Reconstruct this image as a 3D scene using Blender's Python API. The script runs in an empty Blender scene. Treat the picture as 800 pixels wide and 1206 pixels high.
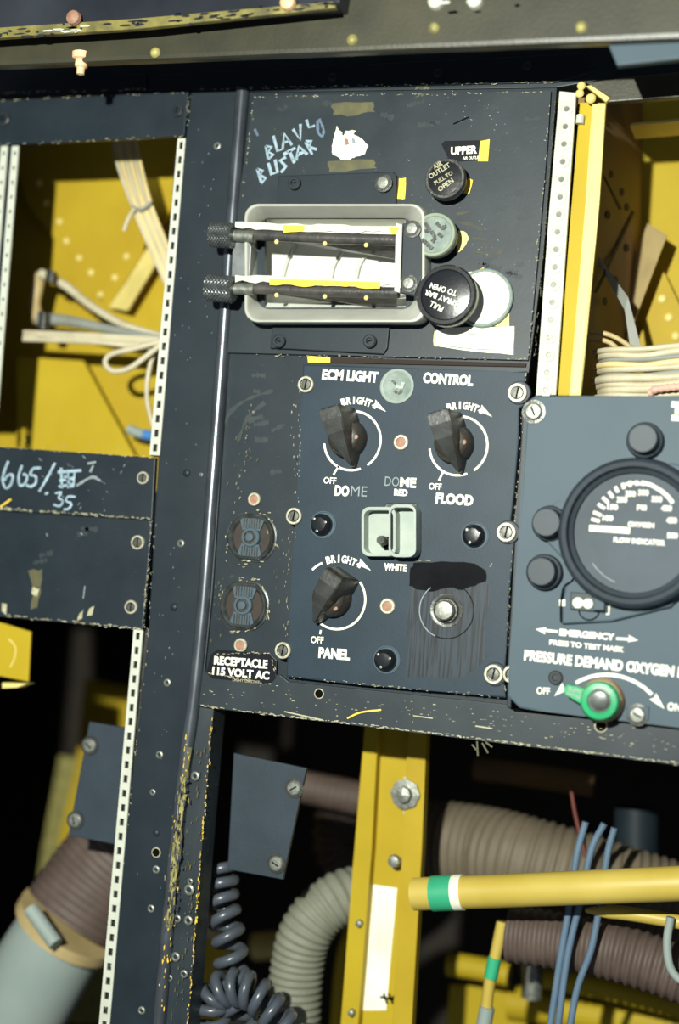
import bpy, bmesh, math, random
from mathutils import Vector, Matrix
random.seed(7)
PI = math.pi
SC = bpy.context.scene
COL = SC.collection

# ------------------------------------------------------------------ camera
W_, H_, F_ = 800.0, 1206.0, 1675.0
CX = Vector((0.9425, 0.0595, -0.3289))      # world +X seen in camera axes (right, down, forward)
CZ = Vector((0.0797, -0.9957, 0.0478))      # world +Z
CX.normalize(); CZ = (CZ - CX * CZ.dot(CX)).normalized(); CY = CZ.cross(CX)
cam_right = Vector((CX.x, CY.x, CZ.x)); cam_down = Vector((CX.y, CY.y, CZ.y)); cam_fwd = Vector((CX.z, CY.z, CZ.z))
DIST = 0.94
CAM = -DIST * cam_fwd
cd = bpy.data.cameras.new('camera'); cam = bpy.data.objects.new('camera', cd); COL.objects.link(cam)
R = Matrix((cam_right, -cam_down, -cam_fwd)).transposed()
cam.matrix_world = Matrix.Translation(CAM) @ R.to_4x4()
cd.sensor_fit = 'VERTICAL'; cd.sensor_height = 36.0; cd.lens = F_ / H_ * 36.0
cd.clip_start = 0.01; cd.clip_end = 50
cd.dof.use_dof = True; cd.dof.focus_distance = 0.93; cd.dof.aperture_fstop = 2.3
SC.camera = cam

# ------------------------------------------------------------------ light
wd = bpy.data.worlds.new('world'); SC.world = wd; wd.use_nodes = True
wd.node_tree.nodes['Background'].inputs[0].default_value = (0.75, 0.85, 1.0, 1)
wd.node_tree.nodes['Background'].inputs[1].default_value = 0.16
ld = bpy.data.lights.new('flash', 'AREA'); ld.shape = 'DISK'; ld.size = 0.022; ld.energy = 24.0
ld.color = (0.97, 1.0, 0.90)
lo = bpy.data.objects.new('flash', ld); COL.objects.link(lo)
lo.location = (0.09, -1.12, 0.185)
lo.rotation_euler = (Vector((0.0, 0, -0.02)) - Vector(lo.location)).to_track_quat('-Z', 'Y').to_euler()
SC.view_settings.view_transform = 'Standard'; SC.view_settings.look = 'None'
SC.view_settings.gamma = 1.0; SC.view_settings.exposure = 0.0
SC.view_settings.use_curve_mapping = False

# ------------------------------------------------------------------ helpers
def at(px, py, Y=0.0):
    d = cam_right * ((px - W_ / 2) / F_) + cam_down * ((py - H_ / 2) / F_) + cam_fwd
    return CAM + d * ((Y - CAM.y) / d.y)
def k(px, py, Y=0.0):
    return (at(px, py, Y) - CAM).dot(cam_fwd) / F_

def mat(name, base, rough=0.5, metal=0.0, var=None, varscale=30, varamt=0.5, chips=None, chipthr=0.68, chipscale=120,
        scratch=None, bump=0.0, bumpscale=400, spec=0.5, emit=None, coat=0.0):
    m = bpy.data.materials.new(name); m.use_nodes = True
    nt = m.node_tree; b = nt.nodes['Principled BSDF']
    b.inputs['Roughness'].default_value = rough; b.inputs['Metallic'].default_value = metal
    b.inputs['Specular IOR Level'].default_value = spec
    b.inputs['Coat Weight'].default_value = coat
    geo = nt.nodes.new('ShaderNodeNewGeometry')
    def noise(scale, detail=4, vec=None, rough_=0.55):
        n = nt.nodes.new('ShaderNodeTexNoise'); n.inputs['Scale'].default_value = scale
        n.inputs['Detail'].default_value = detail; n.inputs['Roughness'].default_value = rough_
        nt.links.new(vec or geo.outputs['Position'], n.inputs['Vector']); return n.outputs['Fac']
    def ramp(src, a, c):
        r = nt.nodes.new('ShaderNodeMapRange'); r.inputs[1].default_value = a; r.inputs[2].default_value = c
        r.clamp = True; nt.links.new(src, r.inputs[0]); return r.outputs[0]
    def mixc(fac, ca, cb):
        x = nt.nodes.new('ShaderNodeMix'); x.data_type = 'RGBA'
        nt.links.new(fac, x.inputs['Factor'])
        for s, c in (('A', ca), ('B', cb)):
            i = [q for q in x.inputs if q.name == s and q.type == 'RGBA'][0]
            if isinstance(c, (tuple, list)): i.default_value = (*c, 1)
            else: nt.links.new(c, i)
        return [q for q in x.outputs if q.type == 'RGBA'][0]
    c = tuple(base)
    v = var or tuple(min(1, x * 1.35) for x in base)
    c = mixc(ramp(noise(varscale), 0.5 - varamt * .4, 0.5 + varamt * .4), c, v)
    if scratch:
        mp = nt.nodes.new('ShaderNodeMapping'); mp.inputs['Scale'].default_value = (1, 1, 9)
        mp.inputs['Rotation'].default_value = (0, 0.5, 0)
        nt.links.new(geo.outputs['Position'], mp.inputs[0])
        c = mixc(ramp(noise(160, 3, mp.outputs[0], .7), 0.66, 0.74), c, scratch)
    if chips:
        f1 = ramp(noise(chipscale, 6, None, .7), chipthr, chipthr + .03)
        c = mixc(f1, c, chips)
    if isinstance(c, tuple): b.inputs['Base Color'].default_value = (*c, 1)
    else: nt.links.new(c, b.inputs['Base Color'])
    if bump:
        bp = nt.nodes.new('ShaderNodeBump'); bp.inputs['Strength'].default_value = bump; bp.inputs['Distance'].default_value = 0.0006
        nt.links.new(noise(bumpscale, 3), bp.inputs['Height']); nt.links.new(bp.outputs[0], b.inputs['Normal'])
    return m

M = {}
M['paint'] = mat('black_paint', (.007, .014, .020), .45, spec=.32, var=(.019, .028, .036), varscale=28, varamt=.8, chips=(.14, .13, .08), chipthr=.73, chipscale=90, scratch=(.045, .05, .052), bump=.04)
M['paint_worn'] = mat('worn_black_paint', (.009, .016, .023), .45, spec=.35, var=(.030, .040, .046), varscale=26, varamt=.7, chips=(.12, .12, .07), chipthr=.655, chipscale=45, scratch=(.06, .06, .05), bump=.05)
M['paint_ecm'] = mat('satin_blue_grey_paint', (.009, .023, .037), .5, spec=.3, var=(.016, .033, .050), varscale=30, chips=(.08, .09, .1), chipthr=.76, chipscale=150, bump=.08, bumpscale=900)
M['paint_oxy'] = mat('grey_panel_paint', (.056, .088, .110), .55, spec=.3, var=(.066, .099, .122), varscale=15, bump=.08, bumpscale=900)
M['paint_deep'] = mat('flat_dark_paint', (.022, .034, .046), .6, spec=.4, bump=.2)
M['brush'] = mat('brushed_on_black_paint', (.003, .003, .004), .75, var=(.008, .008, .010), varscale=60, spec=.1)
M['stud'] = mat('dull_stud', (.15, .155, .13), .4, .5, var=(.08, .08, .07), varscale=300)
M['bracket'] = mat('grey_bracket_metal', (.26, .28, .28), .4, .4, var=(.06, .06, .06), varscale=70, varamt=.6)
M['black'] = mat('black_plastic', (.008, .009, .011), .25, bump=.1)
M['rubber'] = mat('dark_grey_knob', (.026, .036, .046), .5, spec=.35)
M['knob'] = mat('brown_black_knob', (.022, .019, .015), .36, var=(.045, .038, .028), varscale=90, bump=.25)
M['knobtop'] = mat('grey_knob_face', (.06, .064, .062), .3, var=(.035, .035, .032), varscale=80, bump=.3)  # lighter grey than the knob body, for the fin's top face
M['white'] = mat('cream_lettering', (.86, .82, .66), .6)
M['faded'] = mat('faded_lettering', (.20, .24, .25), .6)
M['chalk'] = mat('blue_white_chalk', (.42, .56, .64), .9, var=(.2, .28, .34), varscale=250, varamt=.6)
M['strip'] = mat('white_strip_metal', (.60, .63, .53), .5, var=(.52, .53, .44), varscale=90, chips=(.22, .20, .12), chipthr=.68, chipscale=150, bump=.4)
M['steel'] = mat('worn_steel', (.34, .35, .30), .45, .6, var=(.17, .18, .16), varscale=300, bump=.4)
M['brass'] = mat('pale_worn_ring', (.62, .58, .42), .4, .3, var=(.38, .36, .28), varscale=400, bump=.3)
M['darkmetal'] = mat('dark_metal', (.05, .05, .05), .35, .5, var=(.09, .09, .08), varscale=150, bump=.4)
M['bead'] = mat('polished_worn_edge', (.16, .18, .20), .30, .7, var=(.09, .10, .12), varscale=40)
M['yellow'] = mat('yellow_primer', (.52, .38, .020), .55, spec=.2, var=(.44, .31, .016), varscale=12, chips=(.3, .17, .02), chipthr=.74, chipscale=80, bump=.2)
M['ochre'] = mat('ochre_primer', (.50, .36, .022), .55, spec=.2, var=(.42, .28, .018), varscale=14, bump=.2)
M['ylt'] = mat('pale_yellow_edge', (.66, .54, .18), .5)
M['chipy'] = mat('yellow_chip', (.80, .52, .05), .6)
M['chipc'] = mat('cream_chip', (.55, .52, .36), .6, var=(.35, .32, .18), varscale=300)
M['olive'] = mat('olive_adhesive', (.13, .12, .045), .6, var=(.06, .06, .035), varscale=120, varamt=.7)
M['olivebeam'] = mat('olive_brown_paint', (.026, .026, .016), .4, var=(.060, .056, .034), varscale=18, varamt=.6, bump=.2)
M['edgey'] = mat('worn_yellow_edge', (.30, .26, .06), .5, var=(.08, .07, .03), varscale=60, varamt=.5)
M['beamdark'] = mat('dark_beam_paint', (.010, .012, .018), .35, var=(.03, .035, .045), varscale=14, varamt=.6)
M['duct'] = mat('pale_grey_enamel', (.56, .56, .50), .4, var=(.42, .42, .36), varscale=25, chips=(.10, .10, .08), chipthr=.70, chipscale=60)
M['ductin'] = mat('white_duct_lining', (.78, .79, .72), .5, var=(.6, .6, .52), varscale=18)
M['vane'] = mat('dark_vane', (.035, .037, .037), .35, var=(.09, .08, .07), varscale=120, bump=.5, chips=(.3, .24, .17), chipthr=.68, chipscale=180)
M['greend'] = mat('grey_green_disc', (.27, .33, .28), .55, var=(.14, .19, .17), varscale=140, varamt=.5, bump=.5)
M['greenrim'] = mat('corroded_rim', (.20, .26, .20), .5, var=(.30, .32, .20), varscale=90, varamt=.6)
M['guard'] = mat('pale_green_switch_guard', (.38, .43, .37), .4, var=(.29, .34, .30), varscale=60)
M['red'] = mat('faded_red_screw', (.42, .22, .14), .6, var=(.26, .14, .09), varscale=300)
M['green'] = mat('green_enamel', (.01, .30, .11), .35)
M['greenband'] = mat('green_band', (.03, .34, .17), .5)
M['paper'] = mat('cream_paper', (.82, .82, .62), .7)
M['wire'] = mat('cream_wire', (.62, .56, .40), .5, var=(.48, .42, .27), varscale=60)
M['brownbig'] = mat('large_brown_hose', (.135, .105, .070), .65, var=(.17, .14, .095), varscale=40)
M['worny'] = mat('rubbed_yellow_primer', (.42, .37, .12), .5, var=(.16, .15, .05), varscale=150, varamt=.5)
M['wirey'] = mat('yellowed_wire', (.66, .52, .24), .5)
M['greyhose'] = mat('grey_tube', (.22, .23, .20), .6)
M['blue'] = mat('blue_grey_wire', (.09, .14, .20), .5)
M['brown'] = mat('brown_hose', (.085, .058, .046), .6, var=(.12, .085, .07), varscale=60)
M['olivehose'] = mat('grey_ribbed_hose', (.235, .24, .18), .65, var=(.18, .185, .135), varscale=60)
M['coil'] = mat('grey_coil_cord', (.055, .065, .08), .28)
M['pipew'] = mat('white_pipe', (.25, .31, .29), .55, var=(.33, .38, .35), varscale=12)
M['glass'] = mat('gauge_face', (.055, .07, .085), .6, spec=.3)
M['bay'] = mat('unlit_dark_bay_lining', (.022, .017, .012), .8)  # near-black colour stands in for the unlit depth of the bay
M['bayb'] = mat('shaded_brown_bay_side', (.20, .12, .05), .7, var=(.28, .17, .06), varscale=15)  # brown tone carries the bay side's shade in its colour
M['void'] = mat('dark_hole', (.002, .002, .002), .9, spec=.1)
M['pink'] = mat('pink_braided_wire', (.62, .36, .28), .6)
M['tan'] = mat('tan_metal', (.42, .32, .15), .5)
M['copper'] = mat('copper_drop', (.78, .46, .26), .4)

M['recessb'] = mat('dark_hole_edge', (.020, .011, .006), .8)
ORG = {}
def link(name, me, m, loc, parent=None, rot=0.0, eul=None, kind=None, label=None):
    """loc is a world point when the parent is unrotated (stored origin), else local"""
    o = bpy.data.objects.new(name, me); COL.objects.link(o)
    if m is not None and len(me.materials) == 0: me.materials.append(M[m] if isinstance(m, str) else m)
    if parent is not None:
        o.parent = parent; o.location = Vector(loc) - ORG[parent.name]
    else: o.location = loc
    o.rotation_euler = eul if eul else (0, rot, 0)
    ORG[o.name] = Vector(loc)
    if kind: o['kind'] = kind
    if label: o['label'] = label
    return o
def tag(o, label, cat, group=None, kind=None):
    o['label'] = label; o['category'] = cat
    if group: o['group'] = group
    if kind: o['kind'] = kind
    return o
def empty(name, loc):
    o = bpy.data.objects.new(name, None); COL.objects.link(o); o.location = loc; o.empty_display_size = .01
    ORG[o.name] = Vector(loc); return o
def tomesh(bm, name, smooth=False, angle=None):
    bmesh.ops.recalc_face_normals(bm, faces=bm.faces)
    me = bpy.data.meshes.new(name); bm.to_mesh(me); bm.free()
    if smooth:
        for p in me.polygons: p.use_smooth = True
        if angle is not None:
            me.set_sharp_from_angle(angle=angle)
    return me
def cen(ps):
    c = Vector((0, 0, 0))
    for p in ps: c += p
    return c / len(ps)

def slab(name, pts, thick, m, parent=None, Y=0.0, bevel=0.0006, holes=(), kind=None, label=None, push=None):
    """plate whose front outline is given by pixels (px,py[,Y]); thick goes into the wall (+Y)"""
    P = [at(p[0], p[1], p[2] if len(p) > 2 else Y) for p in pts]
    Hs = [[at(p[0], p[1], p[2] if len(p) > 2 else Y) for p in h] for h in holes]
    c = cen(P); bm = bmesh.new()
    push = push or Vector((0, thick, 0))
    if not holes:
        vs = [bm.verts.new(p - c) for p in P]; f = bm.faces.new(vs)
        ret = bmesh.ops.extrude_face_region(bm, geom=[f])
        nv = [g for g in ret['geom'] if isinstance(g, bmesh.types.BMVert)]
        for v in nv: v.co += push
        # front = original f; bevel its edges
        if bevel:
            fe = list(f.edges)
            bmesh.ops.bevel(bm, geom=fe, offset=bevel, segments=2, affect='EDGES', profile=.6)
    else:
        loops = []
        for L in [P] + Hs:
            vs = [bm.verts.new(p - c) for p in L]
            loops.append(([bm.edges.new((vs[i], vs[(i + 1) % len(vs)])) for i in range(len(vs))]))
        ed = [e for l in loops for e in l]
        bmesh.ops.triangle_fill(bm, edges=ed, use_beauty=True)
        ret = bmesh.ops.extrude_face_region(bm, geom=list(bm.faces))
        for g in ret['geom']:
            if isinstance(g, bmesh.types.BMVert): g.co += push
    return link(name, tomesh(bm, name), m, c, parent, kind=kind, label=label)

def lathe_me(name, prof, seg=24, mats=None, faces_mat=None, smooth=True, angle=0.6, wob=0):
    """prof: list of (radius, height toward viewer); closed at ends with r=0"""
    bm = bmesh.new(); rings = []
    for r, h in prof:
        if r < 1e-9: rings.append([bm.verts.new((0, -h, 0))])
        else: rings.append([bm.verts.new((r * math.cos(2 * PI * i / seg), -h, r * math.sin(2 * PI * i / seg))) for i in range(seg)])
    for j in range(len(rings) - 1):
        a, b = rings[j], rings[j + 1]
        for i in range(seg):
            i2 = (i + 1) % seg
            if len(a) == 1 and len(b) == 1: continue
            if len(a) == 1: f = bm.faces.new((a[0], b[i], b[i2]))
            elif len(b) == 1: f = bm.faces.new((a[i], b[0], a[i2]))
            else: f = bm.faces.new((a[i], b[i], b[i2], a[i2]))
            if faces_mat: f.material_index = faces_mat[j]
    me = tomesh(bm, name, smooth, angle)
    if mats:
        for q in mats: me.materials.append(M[q])
    return me

def smoothpath(P, n=8):
    out = []
    if len(P) < 3: 
        return [P[0].lerp(P[-1], i / n) for i in range(n + 1)]
    Q = [P[0] * 2 - P[1]] + P + [P[-1] * 2 - P[-2]]
    for i in range(1, len(Q) - 2):
        for j in range(n):
            t = j / n; a, b, c, d = Q[i - 1], Q[i], Q[i + 1], Q[i + 2]
            out.append(.5 * ((2 * b) + (c - a) * t + (2 * a - 5 * b + 4 * c - d) * t * t + (3 * b - a - 3 * c + d) * t ** 3))
    out.append(P[-1]); return out
def tube_bm(bm, path, rad, sides=10, off=Vector((0, 0, 0)), squash=None):
    T = []
    for i in range(len(path)):
        a = path[max(0, i - 1)]; b = path[min(len(path) - 1, i + 1)]; T.append((b - a).normalized())
    n = T[0].orthogonal().normalized(); rings = []
    for i, p in enumerate(path):
        n = (n - T[i] * n.dot(T[i])).normalized(); b = T[i].cross(n)
        r = rad(i / (len(path) - 1)) if callable(rad) else rad
        rings.append([bm.verts.new(p - off + (n * math.cos(2 * PI * s / sides) + b * math.sin(2 * PI * s / sides)) * r) for s in range(sides)])
    for i in range(len(rings) - 1):
        for s in range(sides):
            s2 = (s + 1) % sides
            bm.faces.new((rings[i][s], rings[i][s2], rings[i + 1][s2], rings[i + 1][s]))
    bm.faces.new(rings[0]); bm.faces.new(list(reversed(rings[-1])))
def tube(name, pts, rpx, m, parent=None, n=8, sides=12, ridge=None, label=None, kind=None, taper=None):
    P = [at(*p) for p in pts]; path = smoothpath(P, n)
    kk = k(*pts[len(pts) // 2]); r0 = rpx * kk; rad = r0
    if ridge:
        pitch, amp = ridge; L = sum((path[i + 1] - path[i]).length for i in range(len(path) - 1))
        N = max(2, int(L / (pitch * kk))); M_ = N * 6
        # resample
        cum = [0]
        for i in range(len(path) - 1): cum.append(cum[-1] + (path[i + 1] - path[i]).length)
        new = []; j = 0
        for q in range(M_ + 1):
            s = L * q / M_
            while j < len(cum) - 2 and cum[j + 1] < s: j += 1
            t = (s - cum[j]) / max(1e-9, cum[j + 1] - cum[j]); new.append(path[j].lerp(path[j + 1], min(1, t)))
        path = new
        rad = lambda t: r0 * (1 + amp * math.sin(2 * PI * N * t)) * (taper(t) if taper else 1)
    elif taper: rad = lambda t: r0 * taper(t)
    c = cen(P); bm = bmesh.new(); tube_bm(bm, path, rad, sides, c)
    return link(name, tomesh(bm, name, True, 1.0), m, c, parent, label=label, kind=kind)

def ribbon(name, strokes, wpx, m, parent, Y, jitter=0.0, kind=None, label=None, straight=False):
    """flat painted strokes on a plane; strokes = list of pixel polylines"""
    c = at(*strokes[0][0][:2], Y); bm = bmesh.new()
    for st in strokes:
        P = [at(p[0], p[1], Y) for p in st]
        if len(P) > 2 and not straight: P = smoothpath(P, 6)
        kk = k(st[0][0], st[0][1], Y) * wpx / 2
        prev = None
        for i, p in enumerate(P):
            a = P[max(0, i - 1)]; b = P[min(len(P) - 1, i + 1)]; d = (b - a)
            d = Vector((d.x, 0, d.z)).normalized(); nn = Vector((-d.z, 0, d.x))
            w = kk * (1 + random.uniform(-jitter, jitter))
            q = (bm.verts.new(p + nn * w - c), bm.verts.new(p - nn * w - c))
            if prev: bm.faces.new((prev[0], prev[1], q[1], q[0]))
            prev = q
    return link(name, tomesh(bm, name), m, c, parent, kind=kind, label=label)

def chips(parent, lines, n, size, Y, m='chipc', name='paint_chips', spread=.8):
    c = at(*lines[0][0], Y); bm = bmesh.new()
    tot = [math.dist(a, b) for a, b in lines]
    for _ in range(n):
        a, b = random.choices(lines, tot)[0]; t = random.random()
        x = a[0] + (b[0] - a[0]) * t + random.gauss(0, spread); y = a[1] + (b[1] - a[1]) * t + random.gauss(0, spread)
        L = math.dist(a, b) or 1; ux, uy = (b[0] - a[0]) / L, (b[1] - a[1]) / L
        l = size * random.uniform(.6, 3.2); w = size * random.uniform(.25, .6); vs = []
        for i in range(6):
            an = 2 * PI * i / 6; e = math.cos(an) * l * random.uniform(.6, 1); f = math.sin(an) * w * random.uniform(.6, 1.2)
            vs.append(bm.verts.new(at(x + ux * e - uy * f, y + uy * e + ux * f, Y) - c))
        bm.faces.new(vs)
    o = link(name, tomesh(bm, name), m, c, parent, kind='stuff'); return o

def blob(name, pts, m, parent, Y, thick=.0003, rough=0.0, label=None, n=3):
    """flat irregular patch; n subdivides its outline with jitter"""
    out = []
    for i in range(len(pts)):
        a = pts[i]; b = pts[(i + 1) % len(pts)]
        for j in range(n):
            t = j / n; out.append((a[0] + (b[0] - a[0]) * t + (random.uniform(-rough, rough) if j else 0), a[1] + (b[1] - a[1]) * t + (random.uniform(-rough, rough) if j else 0)))
    return slab(name, out, thick, m, parent, Y=Y, bevel=0, label=label)

def glyphs(s, bold=.02):
    cu = bpy.data.curves.new('t', 'FONT'); cu.body = s; cu.size = 1.0; cu.offset = bold; cu.resolution_u = 3
    o = bpy.data.objects.new('t', cu); COL.objects.link(o)
    dg = bpy.context.evaluated_depsgraph_get(); dg.update()
    me = bpy.data.meshes.new_from_object(o.evaluated_get(dg)); bpy.data.objects.remove(o); bpy.data.curves.remove(cu)
    V = [(v.co.x, v.co.y) for v in me.vertices]; Fc = [tuple(p.vertices) for p in me.polygons]; bpy.data.meshes.remove(me)
    return V, Fc
def meshfrom(name, V, Fc):
    me = bpy.data.meshes.new(name); me.from_pydata([tuple(v) for v in V], [], Fc); me.update(); return me
def text(parent, s, p0, p1, hpx, Y, m='white', bold=.03, name='lettering'):
    V, Fc = glyphs(s, bold); A = at(*p0, Y); B = at(*p1, Y); d = B - A; L = d.length; u = d / L; v = Vector((-u.z, 0, u.x))
    x0 = min(q[0] for q in V); x1 = max(q[0] for q in V); y1 = max(q[1] for q in V); H = hpx * k(*p0, Y)
    P = [u * ((q[0] - x0) / (x1 - x0) * L) + v * (q[1] / y1 * H) for q in V]
    return link(name, meshfrom(name, P, Fc), m, A, parent)
def arctext(parent, s, c, rpx, a0, a1, hpx, Y, m='white', bold=.02, name='lettering'):
    C0 = at(*c, Y); kk = k(*c, Y); r = rpx * kk; P = []; Fc = []; n = len(s)
    for i, ch in enumerate(s):
        V, F2 = glyphs(ch, bold); a = math.radians(a0 + (a1 - a0) * (i + .5) / n)
        x0 = min(q[0] for q in V); x1 = max(q[0] for q in V); y1 = max(q[1] for q in V)
        H = hpx * kk; w = min((x1 - x0) / y1 * H, abs(math.radians(a1 - a0)) * r / n * .98)
        o = Vector((math.sin(a) * r, 0, math.cos(a) * r)); u = Vector((math.cos(a), 0, -math.sin(a))); v = Vector((math.sin(a), 0, math.cos(a)))
        b = len(P)
        P += [o + u * ((q[0] - (x0 + x1) / 2) / (x1 - x0) * w) + v * (q[1] / y1 * H) for q in V]
        Fc += [tuple(b + i2 for i2 in f) for f in F2]
    return link(name, meshfrom(name, P, Fc), m, C0, parent)
def arc(parent, c, rpx, a0, a1, wpx, Y, m='white', name='scale_arc', n=40):
    C0 = at(*c, Y); kk = k(*c, Y); V = []; Fc = []
    for i in range(n + 1):
        a = math.radians(a0 + (a1 - a0) * i / n)
        for s in (-.5, .5):
            r = (rpx + s * wpx) * kk; V.append(Vector((math.sin(a) * r, 0, math.cos(a) * r)))
        if i: Fc.append((2 * i - 2, 2 * i - 1, 2 * i + 1, 2 * i))
    return link(name, meshfrom(name, V, Fc), m, C0, parent)
def arrow(parent, tip, base, wpx, Y, m='white', name='arrow'):
    T = at(*tip, Y); B = at(*base, Y); d = (T - B).normalized(); n = Vector((-d.z, 0, d.x)) * wpx * k(*tip, Y)
    me = meshfrom(name, [T - B, n * .6, (T - B) * .12 + n * 0, -n * .6], [(0, 1, 2), (0, 2, 3)])
    return link(name, me, m, B, parent)

CACHE = {}
def screw_me(kind, r):
    key = (kind, round(r, 5))
    if key in CACHE: return CACHE[key]
    if kind == 'ring':      # pale ring around a recessed slotted stud
        me = lathe_me('fastener', [(r, 0), (r, .28 * r), (.93 * r, .36 * r), (.72 * r, .36 * r), (.66 * r, .16 * r), (.60 * r, .15 * r), (.56 * r, .26 * r), (.3 * r, .28 * r), (0, .29 * r)], 20, ['brass', 'darkmetal', 'stud'], [0, 0, 0, 1, 1, 2, 2, 2])
    elif kind == 'steel':
        me = lathe_me('screw', [(1.35 * r, 0), (1.35 * r, .12 * r), (r, .14 * r), (r, .35 * r), (.8 * r, .52 * r), (0, .6 * r)], 20, ['darkmetal', 'steel'], [0, 0, 1, 1, 1])
    elif kind == 'dark':
        me = lathe_me('screw', [(r, 0), (r, .35 * r), (.8 * r, .5 * r), (.5 * r, .5 * r), (.42 * r, .3 * r), (0, .3 * r)], 20, ['paint', 'darkmetal'], [1, 1, 0, 0, 0])
    elif kind == 'rivet':
        me = lathe_me('rivet', [(r, 0), (.85 * r, .25 * r), (.5 * r, .42 * r), (0, .5 * r)], 12, ['paint'])
    elif kind == 'worn':
        me = lathe_me('rivet', [(r, 0), (.9 * r, .2 * r), (.6 * r, .32 * r), (.45 * r, .2 * r), (0, .2 * r)], 12, ['steel', 'paint_worn'], [0, 0, 0, 1])
    elif kind == 'red':
        me = lathe_me('screw', [(r, 0), (r, .25 * r), (.9 * r, .34 * r), (.68 * r, .34 * r), (.62 * r, .2 * r), (.5 * r, .2 * r), (0, .38 * r)], 18, ['brass', 'red'], [0, 0, 0, 1, 1, 1])
    elif kind == 'yellow':
        me = lathe_me('rivet', [(r, 0), (.85 * r, .35 * r), (.5 * r, .6 * r), (0, .7 * r)], 12, ['ylt'])
    elif kind == 'beamr':
        me = lathe_me('rivet', [(r, 0), (.85 * r, .35 * r), (.5 * r, .6 * r), (0, .7 * r)], 12, ['worny'])
    elif kind == 'hole':
        me = lathe_me('hole', [(1.25 * r, 0), (1.2 * r, .1 * r), (r, .12 * r), (.95 * r, -.02 * r), (0, -.05 * r)], 14, ['chipc', 'void'], [0, 0, 1, 1])
    CACHE[key] = me; return me
def slot_me(r):
    key = ('slot', round(r, 5))
    if key not in CACHE:
        bm = bmesh.new(); bmesh.ops.create_cube(bm, size=1)
        for v in bm.verts: v.co = Vector((v.co.x * .18 * r, v.co.y * .04 * r, v.co.z * 1.1 * r))
        me = tomesh(bm, 'slot'); me.materials.append(M['void']); CACHE[key] = me
    return CACHE[key]
def screw(parent, px, py, rpx, kind='ring', Y=0.0, rot=None, name=None, slot=True, label=None):
    r = rpx * .00056
    me = screw_me(kind, r); p = at(px, py, Y); rot = random.uniform(0, PI) if rot is None else rot
    nm = name or {'ring': 'fastener', 'steel': 'screw', 'dark': 'screw', 'red': 'screw', 'hole': 'screw_hole'}.get(kind, 'rivet')
    o = link(nm, me, None, p, parent, label=label); o.rotation_euler = (0, rot, 0)
    if slot and kind in ('ring', 'steel', 'dark', 'red'):
        s = bpy.data.objects.new('slot', slot_me(r)); COL.objects.link(s)
        h = {'ring': .29, 'steel': .585, 'dark': .32, 'red': .34}[kind] * r
        s.location = o.location + Vector((0, -h, 0)); s.rotation_euler = (0, rot, 0); s.parent = parent
        if parent.parent is None:
            s.parent = o; s.location = (0, -h, 0); s.rotation_euler = (0, 0, 0)
    return o

# ------------------------------------------------------------------ bay enclosure (setting)
def wallbox(name, x0, x1, y0, y1, z0, z1, m):
    bm = bmesh.new(); bmesh.ops.create_cube(bm, size=1)
    c = Vector(((x0 + x1) / 2, (y0 + y1) / 2, (z0 + z1) / 2))
    for v in bm.verts: v.co = Vector((v.co.x * (x1 - x0), v.co.y * (y1 - y0), v.co.z * (z1 - z0)))
    return link(name, tomesh(bm, name), m, c, kind='structure')
wallbox('wall_back', -.9, .9, .62, .66, -.9, .8, 'bay')
wallbox('wall_left', -.9, -.86, .0, .62, -.9, .8, 'bay')
wallbox('wall_right', .86, .9, .0, .62, -.9, .8, 'bay')
wallbox('ceiling', -.9, .9, .0, .66, .76, .8, 'bay')
wallbox('floor', -.9, .9, .0, .66, -.94, -.9, 'bay')
wallbox('trim_1', -.9, -.325, .004, .03, -.9, .8, 'paint')     # blank frame left of the picture
wallbox('trim_2', .40, .9, .004, .03, -.9, .8, 'paint')

# ------------------------------------------------------------------ top beam over the panel
by = -.08
beam = slab('overhead_beam', [(-120, 82), (-120, -80), (920, -130), (920, 40)], .008, 'olivebeam', Y=by, bevel=.003)
tag(beam, 'out-of-focus olive brown overhead beam with cream rivets across the top', 'beam')
slab('upper_flange', [(-120, 44), (-120, -120), (420, -130), (400, 5), (200, 20)], .02, 'beamdark', beam, Y=by - .016, bevel=.002)
slab('worn_edge', [(-120, 52), (-120, 40), (160, 22), (395, 1), (395, 9), (160, 34)], .004, 'edgey', beam, Y=by - .019, bevel=.001, label='yellow worn flange edge')
chips(beam, [((-20, 42), (160, 27)), ((160, 27), (395, 4))], 70, 3, by - .0195, 'beamdark', spread=3)
chips(beam, [((30, 38), (120, 33)), ((500, 4), (600, -6))], 10, 4, by - .0197, 'strip', spread=2)
for x, y in ((183, 62), (415, 47), (511, 33), (685, 32)):
    me = screw_me('beamr', .0036); o = link('rivet', me, None, at(x, y, by), beam)
for x, y, mm in ((340, 4, 'copper'), (88, 22, 'red'), (514, 3, 'strip'), (560, 2, 'strip')):
    o = link('scuffed_bolt', lathe_me('scuffed_bolt', [(.005, 0), (.0045, .003), (.002, .0045), (0, .005)], 12, [mm]), None, at(x, y, by - .02 if x < 400 else by), beam)
dr = link('hanging_screw', lathe_me('hanging_screw', [(.0, 0), (.0068, 0.0), (.0065, .004), (.0045, .005), (.0042, .009), (.0028, .010), (.0026, .014), (0, .015)], 14, ['copper']), None, at(97, 63, by + .004), beam, eul=(PI / 2, 0, 0), label='copper screw tip hanging from the beam')

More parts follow.
